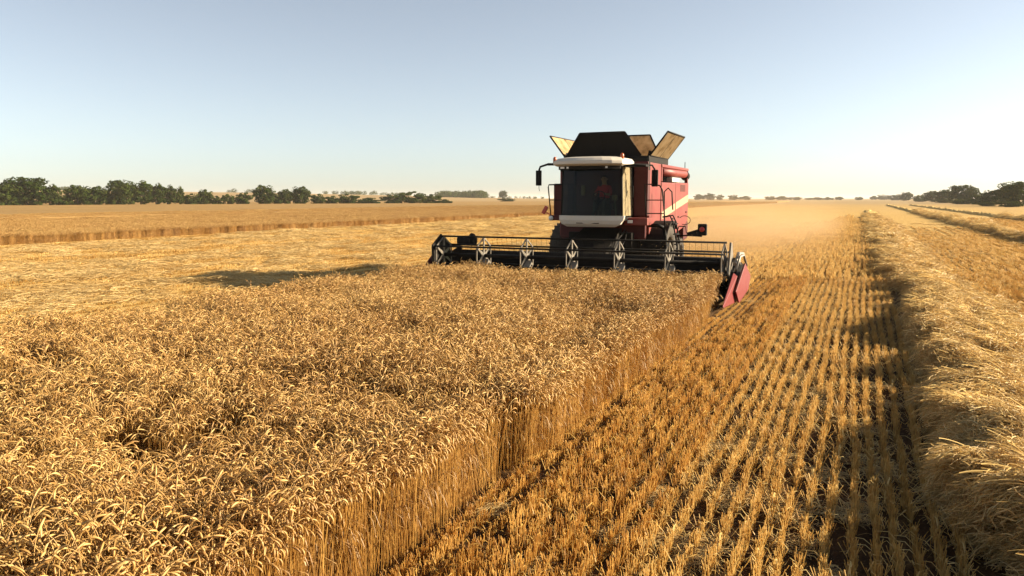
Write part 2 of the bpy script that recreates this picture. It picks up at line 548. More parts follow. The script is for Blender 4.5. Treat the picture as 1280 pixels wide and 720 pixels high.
tl = (vnoise(U, T, 1.2, 9) - .5) * .35
rot = np.stack([tl, (vnoise(U, T, 1.2, 10) - .5) * .35, rng.uniform(0, 6.283, k)], 1)
scatter('standing_wheat', near_tiles, np.stack([U, T, np.zeros(k)], 1), rot, scl, rng.integers(0, 10, k),
        'standing ripe wheat in front of the wide black header', 'wheat')

# the uncut wheat on the far left, beyond the strip of stubble
U1, T1 = strip_points(-66, -42.9, 8, 120, .55)
U2, T2 = strip_points(-75.6, -66, 20, 170, .8)
U3, T3 = strip_points(-76, -42.9, 120, 460, 1.2)
U4, T4 = strip_points(-100, -77.5, 30, 210, 1.0)
U, T = np.concatenate([U1, U2, U3, U4]), np.concatenate([T1, T2, T3, T4])
Te = np.repeat(np.arange(8, 400, .45), 2); Ue = -43.25 - rng.uniform(0, .35, Te.size)
U, T = np.concatenate([U, Ue]), np.concatenate([T, Te])
edge = -43.0 + .35 * (vnoise(T, T * 0, 2.5, 12) - .5)
keep = U < edge
U, T = U[keep], T[keep]; k = len(U)
wide = np.where(U > -43.7, .9, 1) * np.where(T > 120, 2.1, np.where(U < -66, 1.5, 1.0))
hz = (.70 + .16 * (vnoise(U, T, 3.5, 13) - .5)) * rng.uniform(.95, 1.05, k)
scatter('uncut_wheat', mid_tiles, np.stack([U, T, np.zeros(k)], 1), np.stack([np.zeros(k), np.zeros(k), rng.uniform(0, 6.283, k)], 1),
        np.stack([wide, wide, hz], 1), rng.integers(0, 6, k),
        'uncut band of ripe wheat across the far left, before the trees', 'wheat')

def canopy_mat():
    m, nt, out = newmat('wheat_canopy')
    p = N(nt, 'ShaderNodeBsdfPrincipled', Roughness=.95)
    p.inputs['Specular IOR Level'].default_value = .1
    geo = N(nt, 'ShaderNodeNewGeometry')
    a = noise(nt, geo.outputs['Position'], 2.5, 5, .75); b_ = noise(nt, geo.outputs['Position'], .08, 3, .6)
    f = mth(nt, 'MULTIPLY_ADD', a, .8, mth(nt, 'MULTIPLY', b_, .4))
    nt.links.new(ramp(nt, f, [(.35, (.20, .115, .036)), (.6, (.29, .178, .062)), (.85, (.36, .235, .09))]), p.inputs['Base Color'])
    b = N(nt, 'ShaderNodeBump', Strength=1, Distance=.25); nt.links.new(f, b.inputs['Height'])
    nt.links.new(b.outputs[0], p.inputs['Normal']); nt.links.new(p.outputs[0], out.inputs[0])
    return m
M['canopy'] = canopy_mat()
# the crop far behind it, one closed bed with an uneven top
def bed(name, u0, u1, t0, t1, su, st, z, label, seed):
    us, ts = np.arange(u0, u1 + .1, su), np.arange(t0, t1 + .1, st)
    b = MB(); nu, nt_ = len(us), len(ts)
    vs = [(u, t, z * (.94 + .12 * float(vnoise(u, t, 4., seed)))) for t in ts for u in us]
    fs = [(j * nu + i, j * nu + i + 1, (j + 1) * nu + i + 1, (j + 1) * nu + i) for j in range(nt_ - 1) for i in range(nu - 1)]
    rim = [i for i in range(nu)] + [j * nu + nu - 1 for j in range(1, nt_)] + [(nt_ - 1) * nu + i for i in range(nu - 2, -1, -1)] + [j * nu for j in range(nt_ - 2, 0, -1)]
    base = len(vs)
    vs += [(vs[i][0], vs[i][1], .003) for i in rim]
    m_ = len(rim)
    fs += [(rim[i], rim[(i + 1) % m_], base + (i + 1) % m_, base + i) for i in range(m_)]
    b.add(vs, fs, True)
    o = b.build(name, M['canopy']); tag(o, label, 'wheat', kind='stuff')
bed('wheat_bed', -400, -77, -20, 620, 7, 8, .54, 'pale uncut wheat field running back to the left tree line', 21)
bed('wheat_bed', -76, -46.2, 30, 620, 3, 6, .46, 'uncut wheat behind the cut face on the left', 22)

# ---------------------------------------------------------------- stubble
def stub(b, x, y, h, fat):
    az = random.uniform(0, 6.283); ln = abs(random.gauss(0, .16))
    b.t = min(max(random.gauss(.5, .22), 0), 1)
    top = Vector((x + math.cos(az) * ln * h, y + math.sin(az) * ln * h, h))
    b.tube([(x, y, 0), top], [.0028 * fat, .0024 * fat], 3, False)
def stubble_row(L, per_m, fat, h0, wid, mat='stubble'):
    b = MB()
    tufts = []
    y = -L / 2
    while y < L / 2:
        y += random.uniform(.05, .10)
        tufts.append((y, random.uniform(.65, 1.15)))
    for i in range(int(L * per_m)):
        y, q = random.choice(tufts)
        y += random.gauss(0, .022)
        stub(b, random.gauss(0, wid), y, h0 * q * random.uniform(.7, 1.12), fat)
        if random.random() < .12:                      # a loose blade caught in the row
            a = random.uniform(0, 6.283); l = random.uniform(.06, .16); z = random.uniform(.01, h0)
            x0 = random.gauss(0, wid)
            b.t = random.uniform(.4, 1)
            b.ribbon([(x0, y, z), (x0 + math.cos(a) * l * .5, y + math.sin(a) * l * .5, z + .02), (x0 + math.cos(a) * l, y + math.sin(a) * l, z * .6)], .006 * fat, (-math.sin(a), math.cos(a), .3))
    return b.build('stubble_row', M[mat], link=False)
row_near = [stubble_row(.5, 200, 1.2, .20, .013) for _ in range(8)]
row_far = [stubble_row(1.5, 75, 2.6, .19, .02) for _ in range(5)]

def straw_clump(size, count, thick, length, w):
    """a loose tangle of bent straws lying flat"""
    b = MB()
    main = random.uniform(0, 6.283)
    for i in range(count):
        a = random.gauss(main, 1.05)
        r = size * .5 * math.sqrt(random.random()); q = random.uniform(0, 6.283)
        x, y, z = r * math.cos(q), r * math.sin(q), random.uniform(0, thick)
        l = length * random.choice((random.uniform(.25, .6), random.uniform(.6, 1.25)))
        bend = random.gauss(0, .8)
        tilt = random.gauss(.0, .13)
        pts = []; cx, cy, cz = x, y, z
        for s_ in range(5):
            pts.append((cx, cy, max(cz, -.03)))
            aa = a + bend * s_ / 4
            cx += math.cos(aa) * l / 4; cy += math.sin(aa) * l / 4; cz += l / 4 * tilt - l * .02 * s_
        b.t = min(max(random.gauss(.55, .22), 0), 1)
        if random.random() < .5:
            b.ribbon(pts, w * 1.5, (-math.sin(a) * .8, math.cos(a) * .8, .6))
        else:
            b.tube(pts, w * .6, 3, False)
    return b.build('straw_clump', M['straw'], link=False)
straw_near = [straw_clump(.42, 190, .11, .17, .0042) for _ in range(8)]
straw_far = [straw_clump(1.1, 130, .10, .42, .009) for _ in range(5)]

Pn, Rn, Sn, In = [], [], [], []
def rows_near(u0, u1, t0, t1, hgt, sp=.15):
    for ui, u in enumerate(np.arange(u0, u1, sp)):
        ts = np.arange(t0, t1, .5)
        for t in ts:
            uu = u + .02 * math.sin(t * .7 + ui) + random.gauss(0, .008)
            if random.random() < .006: continue
            front = uu < -2.15 and 16.6 < t < 21.6      # pressed down under the divider
            h = hgt(uu) * random.uniform(.82, 1.15) * (.32 if front else .7 if uu < -1.9 and t > 13 else 1)
            Pn.append((uu, t + random.uniform(-.08, .08), 0)); Rn.append((0, 0, random.choice((0, math.pi)) + random.gauss(0, .03)))
            Sn.append((1, 1, h)); In.append(random.randrange(8))
hf = lambda u: .92 if u < -1.35 else (.72 if u < .4 else .65)
M['tall_stubble'] = straw_mat('tall_stubble_stalk', [(0.0, (.38, .18, .03)), (.5, (.60, .34, .07)), (1, (.72, .48, .13))], .45)
row_tall = [stubble_row(.5, 190, 1.2, .20, .013, 'tall_stubble') for _ in range(8)]
rows_near(WR + .06, -1.35, 3.2, 26, lambda u: .6 if u < -2.4 else .92)
scatter('tall_stubble', row_tall, Pn, Rn, Sn, In, 'taller orange stubble along the foot of the standing wheat', 'stubble')
Pn, Rn, Sn, In = [], [], [], []
rows_near(-1.29, .95, 3.2, 26, hf)
rows_near(2.9, 8.6, 7, 30, lambda u: .75)
scatter('near_stubble', row_near, Pn, Rn, Sn, In, 'short pale gold stubble rows on both sides of the thick windrow', 'stubble')
Pn, Rn, Sn, In = [], [], [], []
def rows_far(u0, u1, t0, t1, sp, hz, wide=1.0):
    for u in np.arange(u0, u1, sp):
        for t in np.arange(t0, t0 + (t1 - t0) * random.uniform(.6, 1.0), 1.45):
            Pn.append((u + random.gauss(0, .03), t + random.uniform(-.2, .2), 0)); Rn.append((0, 0, random.choice((0, math.pi)) + random.gauss(0, .02)))
            Sn.append((wide, 1, hz * random.uniform(.8, 1.15))); In.append(random.randrange(5))
rows_far(WR + .1, .8, 26, 130, .15, 1.0)
rows_far(3.0, 8.7, 30, 80, .2, .5, 1.2)
rows_far(-10.6, WR + .1, 21.5, 95, .24, .7, 1.2)
rows_far(11.5, 17, 55, 120, .4, .7, 1.6)
rows_far(-42.3, -11.4, 3, 60, .75, .40, 1.5)
scatter('far_stubble', row_far, Pn, Rn, Sn, In, 'cut stubble of the farther swaths behind the harvester', 'stubble')

# loose straw on the ground
def litter(name, lst, label):
    P_, R_, S_, I_ = [], [], [], []
    for (u0, u1, t0, t1, dens, sc, flat) in lst:
        k = int((u1 - u0) * (t1 - t0) * dens)
        u = rng.uniform(u0, u1, k); t = rng.uniform(t0, t1, k)
        keep = vnoise(u, t * .35, 1.7, 31) > rng.uniform(.1, .75, k)
        for a, b_ in zip(u[keep], t[keep]):
            P_.append((a, b_, .01 + .03 * random.random())); R_.append((0, 0, random.uniform(0, 6.283)))
            q = sc * random.uniform(.7, 1.3); S_.append((q, q, q * flat)); I_.append(random.randrange(5))
    return P_, R_, S_, I_
a = litter('', [(-1.7, .5, 3, 24, 5.0, .75, .5), (-2.7, -1.7, 3, 24, .5, .6, .5), (2.9, 8.7, 6, 40, .7, .8, .6)], '')
scatter('scattered_straw', straw_near, *a, 'thin loose straws lying over the near stubble rows', 'straw')
a = litter('', [(-42.3, -11.6, 3, 45, 1.5, 1.0, .9), (-42.3, -11.6, 45, 110, .5, 1.6, .8), (-1.7, .5, 24, 80, .8, .7, .6), (3.2, 8.7, 30, 90, .25, 1.0, .6)], '')
scatter('spread_straw', straw_far, *a, 'bright straw spread over the cut swath left of the harvester', 'straw')

# ---------------------------------------------------------------- windrows: heap of straw left by the last pass
def windrow(name, uc, hw, t0, t1, hgt, dens_list, label, seed, base_step=.12):
    ts = np.arange(t0, min(t1, 60), base_step if t0 < 20 else .5)
    if t1 > 60: ts = np.concatenate([ts, np.arange(max(60, t0), t1, 1.0)])
    us = np.linspace(-1, 1, 30)
    def height(s, t):
        c = .18 * math.sin(t * .23 + seed) + .14 * (float(vnoise(t, 0, 1.6, seed)) - .5)
        w = hw * (1 + .30 * (float(vnoise(t, 5, 1.3, seed + 1)) - .5))
        u = uc + c + s * w + (.34 * (float(vnoise(t, 9, .55, seed + 6)) - .5) + .16 * (float(vnoise(t, 3, .22, seed + 7)) - .5)) * min(1, max(0, -s * 1.6))
        prof = min(1, max(0, (s + 1) / .14)) ** .6 * min(1, max(0, (1 - s) / 1.45)) ** .8
        lump = .40 + 1.0 * float(vnoise(u, t, .85, seed + 2)) + 1.0 * (float(vnoise(u, t, .36, seed + 3)) - .5)
        return u, hgt * prof * lump + (.22 * hgt * max(0, 1 - ((s + .62) / .4) ** 2))
    b = MB()
    vs = []
    for t in ts:
        for s in us:
            u, z = height(s, t)
            vs.append((u, t, z - .05 + .002))
    m_ = len(us)
    b.t = .35
    b.add(vs, [(j * m_ + i, j * m_ + i + 1, (j + 1) * m_ + i + 1, (j + 1) * m_ + i) for j in range(len(ts) - 1) for i in range(m_ - 1)], True)
    P_, R_, S_, I_ = [], [], [], []
    P2, R2, S2, I2 = [], [], [], []
    for (a, c, dens, sc, far) in dens_list:
        k = int((c - a) * hw * 2 * dens)
        for _ in range(k):
            t = random.uniform(a, c); s = random.uniform(-1.02, 1.02) if random.random() < .75 else random.uniform(-1.04, -.75)
            u, z = height(s, t)
            u2, z2 = height(min(s + .05, 1.05), t); u3, z3 = height(s, t + .1)
            ry = -math.atan2(z2 - z, max(u2 - u, .02)); rx = math.atan2(z3 - z, .1)
            q = sc * random.uniform(.7, 1.3)
            tgt = (P2, R2, S2, I2) if far else (P_, R_, S_, I_)
            tgt[0].append((u, t, z - .03)); tgt[1].append((max(-.45, min(.45, rx * .6)), max(-.6, min(.6, ry * .7)), random.gauss(0, .35))); 
            tgt[2].append((q, q, q * random.uniform(.8, 1.5))); tgt[3].append(random.randrange(5))
    return b, (P_, R_, S_, I_), (P2, R2, S2, I2)

def mound_mat():
    m, nt, out = newmat('straw_heap')
    p = N(nt, 'ShaderNodeBsdfPrincipled', Roughness=.95)
    p.inputs['Specular IOR Level'].default_value = .1
    geo = N(nt, 'ShaderNodeNewGeometry')
    a = noise(nt, geo.outputs['Position'], 14, 6, .8); c = noise(nt, geo.outputs['Position'], 1.3, 3, .6)
    f = mth(nt, 'MULTIPLY_ADD', a, .7, mth(nt, 'MULTIPLY', c, .4))
    nt.links.new(ramp(nt, f, [(.3, (.30, .18, .055)), (.55, (.55, .37, .13)), (.85, (.68, .50, .22))]), p.inputs['Base Color'])
    b = N(nt, 'ShaderNodeBump', Strength=1, Distance=.08); nt.links.new(a, b.inputs['Height'])
    nt.links.new(b.outputs[0], p.inputs['Normal']); nt.links.new(p.outputs[0], out.inputs[0])
    return m
M['mound'] = mound_mat()

def make_windrow(uc, hw, t0, t1, hgt, dl, label, seed, sub):
    b, A, B = windrow('windrow', uc, hw, t0, t1, hgt, dl, label, seed)
    o = b.build('straw_windrow', M['mound']); tag(o, label, 'windrow', kind='stuff')
    for pr, D in ((straw_near, A), (straw_far, B)):
        if D[0]:
            s_ = scatter('windrow_straw', pr, *D, None, None, kind=None)
            s_.parent = o
            s_['kind'] = 'stuff'
make_windrow(2.12, .98, 2.0, 170, .31, [(2.2, 10, 100, .95, False), (10, 22, 64, 1.05, False), (22, 45, 14, .7, True), (45, 120, 3.5, 1.1, True)],
             'thick golden straw windrow running away along the right side', 41, 1)
make_windrow(10.0, .95, 14, 320, .34, [(25, 70, 6, .8, True), (70, 160, 2, 1.2, True)], 'second windrow, a thin dark line in the right field', 47, 1)
make_windrow(18.2, .95, 40, 330, .34, [(45, 120, 2, 1.2, True)], 'third windrow, farther right near the hedge', 53, 1)

# ---------------------------------------------------------------- trees
def crown_mesh(w, h, z0, nclump, leaves, ls, seed, shape=1.0):
    rd = random.Random(seed)
    b = MB()
    for c in range(nclump):
        # clump centres fill an uneven ellipsoid
        while True:
            x, y, z = rd.uniform(-1, 1), rd.uniform(-1, 1), rd.uniform(-1, 1)
            r = math.sqrt(x * x + y * y + z * z)
            if .25 < r < 1: break
        if z < -.2: x *= 1.0; y *= 1.0
        cr = rd.uniform(.13, .30)
        px, py, pz = x * w / 2 * .92, y * w / 2 * .92, z0 + (z * .5 + .5) * (h - z0) * .96
        b_t = rd.uniform(0, 1)
        for l in range(leaves):
            while True:
                q = Vector((rd.uniform(-1, 1), rd.uniform(-1, 1), rd.uniform(-1, 1)))
                if q.length < 1: break
            q = q.normalized() * (q.length ** .45) * cr
            pos = Vector((px + q.x * w * .55, py + q.y * w * .55, pz + q.z * (h - z0) * .45))
            if pos.z < .15: continue
            nrm = (q.normalized() + Vector((rd.gauss(0, .5), rd.gauss(0, .5), rd.gauss(0, .5)))).normalized()
            t1 = nrm.orthogonal().normalized(); t2 = nrm.cross(t1)
            a = rd.uniform(0, 6.28)
            e1 = (t1 * math.cos(a) + t2 * math.sin(a)) * ls * rd.uniform(.6, 1.3)
            e2 = (-t1 * math.sin(a) + t2 * math.cos(a)) * ls * rd.uniform(.4, .9)
            b.t = min(max(b_t + rd.gauss(0, .18), 0), 1)
            b.add([pos - e1, pos - e2 * .7, pos + e1, pos + e2], [(0, 1, 2, 3)])
    return b.mesh('crown')
def trunk_mesh(w, h, z0, seed):
    rd = random.Random(seed)
    b = MB()
    b.tube([(0, 0, -.1), (.05, 0, z0 + .3), (rd.uniform(-.2, .2), rd.uniform(-.2, .2), h * .55)], [.03 * h, .023 * h, .012 * h], 7)
    for i in range(5):
        a = rd.uniform(0, 6.28); zz = rd.uniform(z0 * .7 + .2, h * .5)
        b.tube([(0, 0, zz), (math.cos(a) * w * .18, math.sin(a) * w * .18, zz + h * .14), (math.cos(a) * w * .36, math.sin(a) * w * .36, zz + h * .26)], [.012 * h, .008 * h, .004 * h], 5)
    return b.mesh('trunk')
KIND = {}   # unit prototypes: 10 m tall (scaled per tree)
for kname, (w, h, z0, nc, lv, ls) in {
        'broad': (10.5, 10, .3, 95, 60, .38), 'round': (9, 10, .3, 80, 60, .38), 'tall': (6.5, 10, .3, 66, 60, .34),
        'shaggy': (9, 10, .3, 44, 70, .40), 'bush': (12, 10, .05, 56, 70, .46), 'scrub': (17, 10, .05, 60, 70, .55)}.items():
    cm = crown_mesh(w, h, z0, nc, lv, ls, hash_ := sum(map(ord, kname)))
    cm.materials.append(M['foliage'])
    tm = trunk_mesh(w, h, z0, hash_ + 1); tm.materials.append(M['bark'])
    KIND[kname] = (cm, tm)

def tree(name, kname, x, D, top, wpx, label, group, base=None):
    """a tree whose crown reaches photo row `top` in column x at distance D"""
    u, t = px2w(x, D)
    z0 = rise(u, t) - .05
    h = CAM_H + (248 - top) / 956.6 * D - z0
    cw = {'broad': 10.5, 'round': 9, 'tall': 6.5, 'shaggy': 9, 'bush': 12, 'scrub': 17}[kname]
    w = wpx / 956.6 * D / cw
    root = empty(name, (u, t, z0), label, 'bush' if 'bush' in name or 'shrub' in name else 'tree', group, random.uniform(0, 6.28))
    root.scale = (w * 1.17, w * 1.17, h / 10.3 * random.uniform(.97, 1.06))
    for nm, me in zip(('crown', 'trunk'), KIND[kname]):
        o = bpy.data.objects.new(nm, me); COL.objects.link(o); o.parent = root
    return root

GL = 'trees in the line along the far left'
LD = lambda x: 228 + (x / 560.) * 110
for (nm, kn, x, top, w, lab) in [
    ('tree', 'round', 4, 228, 30, 'dark tree cut by the left edge of the picture'),
    ('tree', 'broad', 33, 220, 50, 'largest dark round tree at the left end of the tree line'),
    ('tree', 'tall', 62, 230, 24, 'narrow tree on the right flank of the largest left tree'),
    ('bush', 'bush', 78, 243, 20, 'low bush in the gap right of the largest left tree'),
    ('tree', 'round', 97, 231, 30, 'left of two joined round trees right of the gap with the pale field'),
    ('tree', 'round', 119, 231, 30, 'right of two joined round trees, left of the tallest middle tree'),
    ('bush', 'bush', 138, 239, 16, 'small bush between the joined round trees and the tall tree'),
    ('tree', 'broad', 152, 224, 34, 'second tallest tree of the left line, broad dome crown'),
    ('tree', 'tall', 176, 227, 26, 'tree directly right of the broad dome tree'),
    ('tree', 'tall', 195, 229, 20, 'middle tree in the unbroken run right of the dome tree'),
    ('tree', 'tall', 210, 231, 18, 'last full height tree of the unbroken run'),
    ('tree', 'tall', 224, 233, 11, 'slim pointed tree ending the unbroken run'),
    ('bush', 'bush', 238, 241, 20, 'low bush between slim pointed tree and small round tree'),
    ('tree', 'round', 256, 236, 18, 'small round tree standing alone above low bushes'),
    ('bush', 'bush', 271, 244, 17, 'low bush right of the small round tree'),
    ('bush', 'shaggy', 286, 241, 16, 'brownish shrub left of the lone mid height tree'),
    ('bush', 'bush', 304, 240, 22, 'wide bush just left of the lone mid height tree'),
    ('tree', 'round', 330, 231, 25, 'lone mid height tree in the centre of the left line'),
    ('bush', 'bush', 347, 243, 14, 'low bush between the mid height tree and the pair'),
    ('tree', 'round', 357, 236, 18, 'shorter tree of the pair right of the mid height tree'),
    ('tree', 'round', 376, 232, 23, 'taller tree of the pair right of the mid height tree'),
    ('bush', 'bush', 396, 241, 18, 'rounded bush right of the tree pair'),
    ('bush', 'bush', 413, 244, 20, 'lower bush second right of the tree pair'),
    ('bush', 'bush', 436, 242, 26, 'broad bush left of the low gap in the line'),
    ('bush', 'scrub', 462, 247, 30, 'lowest scrub in the line left of the long copse'),
    ('bush', 'bush', 491, 243, 30, 'left bush of the long dark copse'),
    ('tree', 'shaggy', 514, 238, 32, 'highest crown of the long dark copse left of the header'),
    ('bush', 'bush', 538, 242, 26, 'sloping right bush of the long dark copse'),
    ('bush', 'scrub', 553, 249, 22, 'low tail end of the dark copse'),
]:
    tree(nm, kn, x, LD(x), top, w, lab, GL)
tree('bush', 'bush', 633, 520, 247.5, 22, 'isolated small dark bush left of the cab mirror', None)
tree('tree', 'round', 629, 1000, 238, 10, 'tiny far tree on the skyline left of the cab mirror', None)

GR = 'trees and bushes of the hedge at the far right'
for (nm, kn, x, top, w, lab) in [
    ('tree', 'broad', 1268, 227, 44, 'biggest dark tree at the right edge of the picture'),
    ('tree', 'round', 1241, 237, 24, 'shorter tree left of the biggest right edge tree'),
    ('bush', 'bush', 1223, 241, 22, 'dense bush between the two highest right hedge trees'),
    ('tree', 'broad', 1203, 231, 31, 'tall domed tree in the middle of the right hedge'),
    ('tree', 'round', 1181, 237, 20, 'tree on the left shoulder of the domed hedge tree'),
    ('tree', 'round', 1165, 238, 18, 'second tree left of the domed hedge tree'),
    ('bush', 'bush', 1150, 243, 18, 'bush where the right hedge thins toward the distance'),
    ('tree', 'round', 1133, 240, 14, 'far pointed tree in the right hedge'),
    ('bush', 'bush', 1120, 243, 18, 'far bush left of the pointed hedge tree'),
    ('bush', 'bush', 1106, 243, 18, 'last bush but one where the right hedge meets the skyline'),
    ('bush', 'scrub', 1094, 245, 12, 'farthest low bush of the right hedge'),
]:
    D = min(956.6 * 1.1 * 46 / (x - 1075), 1500)
    tree(nm, kn, x, D, top, w, lab, GR)
for (x, ub, top, w, lab) in [
    (1150, 43, 249, 14, 'low rough shrub at the foot of the far right hedge'),
    (1178, 43, 248, 20, 'grey green shrub below the two middle hedge trees'),
    (1206, 43, 248, 30, 'wide shrub under the domed hedge tree'),
    (1236, 40, 252, 22, 'round shrub in front of the short right hedge tree'),
    (1262, 41, 251, 30, 'shrub at the foot of the biggest right edge tree')]:
    tree('shrub', 'bush', x, 956.6 * 1.1 * ub / (x - 1075), top, w, lab, GR)
GF = 'tiny trees on the far skyline behind the harvester'
for (x, top, w, kn, lab) in [
    (874, 243, 14, 'scrub', 'faint skyline tree clump touching the rear of the harvester'),
    (888, 241.5, 14, 'bush', 'faint skyline clump right of the harvester rear'),
    (900, 243, 10, 'bush', 'faint low skyline bush, third right of the harvester'),
    (916, 243.5, 12, 'bush', 'skyline bush alone before the first gap right of the harvester'),
    (931, 245, 16, 'scrub', 'long low skyline scrub before the first gap'),
    (962, 245, 13, 'bush', 'skyline bush after the first gap, left one'),
    (980, 245.3, 20, 'scrub', 'skyline scrub after the first gap, long low one'),
    (996, 246, 12, 'bush', 'skyline bush left of the low hedge line'),
    (1018, 246.5, 24, 'scrub', 'long low skyline hedge above the stubble rows'),
    (1036, 246.3, 12, 'scrub', 'short low skyline hedge right of the long one'),
    (1049, 245.8, 9, 'round', 'small round skyline tree above the stubble rows'),
    (1073, 245.6, 10, 'bush', 'small skyline tree where the rows meet the horizon')]:
    tree('tree', kn, x, 1250, top, w, lab, GF)

def wood(name, lst, label, D0, seed):
    """a far wood on the rise that reads as one mass"""
    rd = random.Random(seed)
    b = MB()
    for (x0, x1, top, dens) in lst:
        k = int((x1 - x0) / 60. * dens * 1.6)
        for i in range(k):
            x = rd.uniform(x0, x1); D = D0 + rd.uniform(-20, 60)
            u, t = px2w(x, D); z0 = rise(u, t)
            h = max((CAM_H + (248 - top) / 956.6 * D - z0) * rd.uniform(.55, 1.05), 1.5)
            r = h * rd.uniform(.5, .9)
            tint = rd.random()
            for l in range(46):
                q = Vector((rd.gauss(0, 1), rd.gauss(0, 1), rd.gauss(0, 1))).normalized() * rd.uniform(.6, 1)
                pos = Vector((u + q.x * r, t + q.y * r, z0 + h * (.42 + .58 * q.z)))
                t1 = (q + Vector((rd.gauss(0, .4), rd.gauss(0, .4), rd.gauss(0, .4)))).orthogonal().normalized(); t2 = q.cross(t1)
                b.t = min(max(tint + rd.gauss(0, .2), 0), 1)
                s_ = h * .13
                b.add([pos - t1 * s_, pos - t2 * s_, pos + t1 * s_, pos + t2 * s_], [(0, 1, 2, 3)])
    o = b.build(name, M['foliage']); tag(o, label, 'wood', kind='stuff')
wood('distant_wood', [(546, 606, 237.5, 70)], 'dark compact wood on the far rise left of the cab', 900, 3)
wood('distant_hedge', [(430, 470, 238, 26), (470, 512, 240, 22), (405, 432, 238.5, 10), (606, 680, 244.5, 22)], 'long low hedge along the crest behind the left copse', 1060, 4)
wood('distant_hedge', [(60, 92, 232, 24), (285, 315, 235, 12), (400, 420, 238, 8), (-60, 60, 233, 26)], 'dark wood crest showing through gaps of the left trees', 1080, 5)

# ---------------------------------------------------------------- the combine harvester
XC, T0 = -7.4, 21.7
CH = empty('combine_harvester', (XC, T0, 0), 'red combine harvester with raised grain tank lids cutting wheat with a wide black header', 'harvester')
CX = .08                                       # centre line of the machine
def P(name, b, mat, parent=CH, bevel=0.0, label=None):
    return b.build(name, M[mat] if isinstance(mat, str) else [M[m] for m in mat], parent, bevel, label=label)

# --- hull
b = MB()
side = [(1.55, 1.25, 1.35), (1.55, 2.2, 1.2), (1.55, 6.2, 1.5), (1.55, 7.1, 1.75), (1.55, 7.1, 3.18), (1.55, 2.85, 3.12), (1.55, 2.85, 3.72), (1.55, 1.30, 3.72)]
b.prism([(1.45, y, z) for (_, y, z) in side], (-2.78, 0, 0))
P('body', b, 'red_shaded', bevel=.03)
b = MB()                                        # sun-side cladding, two panels split by a seam
b.prism([(1.452, 2.86, 1.2), (1.452, 4.9, 1.35), (1.452, 4.9, 3.13), (1.452, 2.86, 3.12)], (.1, 0, 0))
P('side_panel', b, 'red', bevel=.025)
b = MB()
b.prism([(1.452, 4.94, 1.36), (1.452, 6.2, 1.52), (1.452, 7.08, 1.78), (1.452, 7.08, 3.17), (1.452, 4.94, 3.13)], (.1, 0, 0))
P('side_panel', b, 'red', bevel=.025)
b = MB()
b.prism([(1.452, 1.42, 1.5), (1.452, 2.82, 1.3), (1.452, 2.82, 3.70), (1.452, 1.42, 3.70)], (.08, 0, 0))
P('side_panel', b, 'red', bevel=.025)
b = MB()
b.prism([(1.553, 2.92, 1.93), (1.553, 4.86, 2.19), (1.553, 4.86, 2.44), (1.553, 2.92, 2.16)], (.006, 0, 0))
b.prism([(1.553, 4.98, 2.21), (1.553, 7.06, 2.48), (1.553, 7.06, 2.75), (1.553, 4.98, 2.46)], (.006, 0, 0))
P('side_stripe', b, 'cream')
b = MB()
b.prism([(-1.332, 1.42, 1.4), (-1.332, 6.2, 1.5), (-1.332, 7.08, 1.78), (-1.332, 7.08, 3.17), (-1.332, 1.42, 3.7)], (-.08, 0, 0))
P('side_panel', b, 'red', bevel=.025)
# engine deck and the roof above the unloading auger
b = MB()
b.span((-1.3, 2.9, 3.12), (.95, 7.05, 3.62))
P('engine_deck', b, 'black', bevel=.03)
b = MB()
b.span((.96, 2.9, 3.60), (1.55, 7.05, 3.70))
b.span((1.40, 2.88, 3.14), (1.54, 3.0, 3.60))
b.span((1.42, 6.95, 3.16), (1.54, 7.04, 3.60))
P('auger_canopy', b, 'red', bevel=.02)
b = MB()
b.tube([(1.42, 3.1, 3.47), (1.42, 6.85, 3.49)], .145, 20)
P('unloading_auger', b, 'red')
b = MB()
b.tube([(1.42, 6.85, 3.49), (1.42, 7.12, 3.42)], [.16, .17], 16)
P('auger_spout', b, 'black')
b = MB(); b.span((1.30, 4.6, 3.16), (1.50, 5.7, 3.31)); P('side_locker', b, 'white', bevel=.02)
b = MB(); b.tube([(.2, 6.6, 3.5), (.2, 6.6, 3.95), (.2, 6.75, 4.05)], .06, 10); P('exhaust_pipe', b, 'galv')
b = MB(); b.tube([(1.5, 6.6, 3.7), (1.5, 6.6, 3.92)], .014, 6); P('antenna', b, 'black'); b = MB(); b.tube([(1.3, 3.3, 3.70), (1.3, 3.3, 3.92), (1.3, 3.9, 3.92), (1.3, 3.9, 3.70)], .02, 6); P('deck_rail', b, 'black')
b = MB(); b.prism([(-1.25, 7.12, 1.0), (-1.25, 7.12, 2.2), (-1.25, 7.9, 1.7), (-1.25, 7.9, 1.1)], (2.65, 0, 0)); P('straw_hood', b, 'red_shaded', bevel=.03)
for (y, z) in ((3.3, 1.75), (4.5, 1.9), (5.4, 1.95), (6.7, 2.1)):
    b = MB(); b.box((1.565, y, z), (.03, .14, .05)); P('panel_latch', b, 'black', bevel=.008)
b = MB()
for k in range(7): b.box((1.556, 6.05 + .0 * k, 2.86 + k * .035), (.012, .8, .016))
P('vent_grille', b, 'black')
b = MB(); b.tube([(1.0, -.9, .95), (1.05, -.5, 1.35), (1.0, .2, 1.5), (.95, .8, 1.65)], .022, 6); P('hydraulic_hose', b, 'black')
b = MB(); b.tube([(1.08, -.95, .9), (1.18, -.55, 1.15), (1.12, .2, 1.35), (1.0, .8, 1.6)], .022, 6); P('hydraulic_hose', b, 'black')
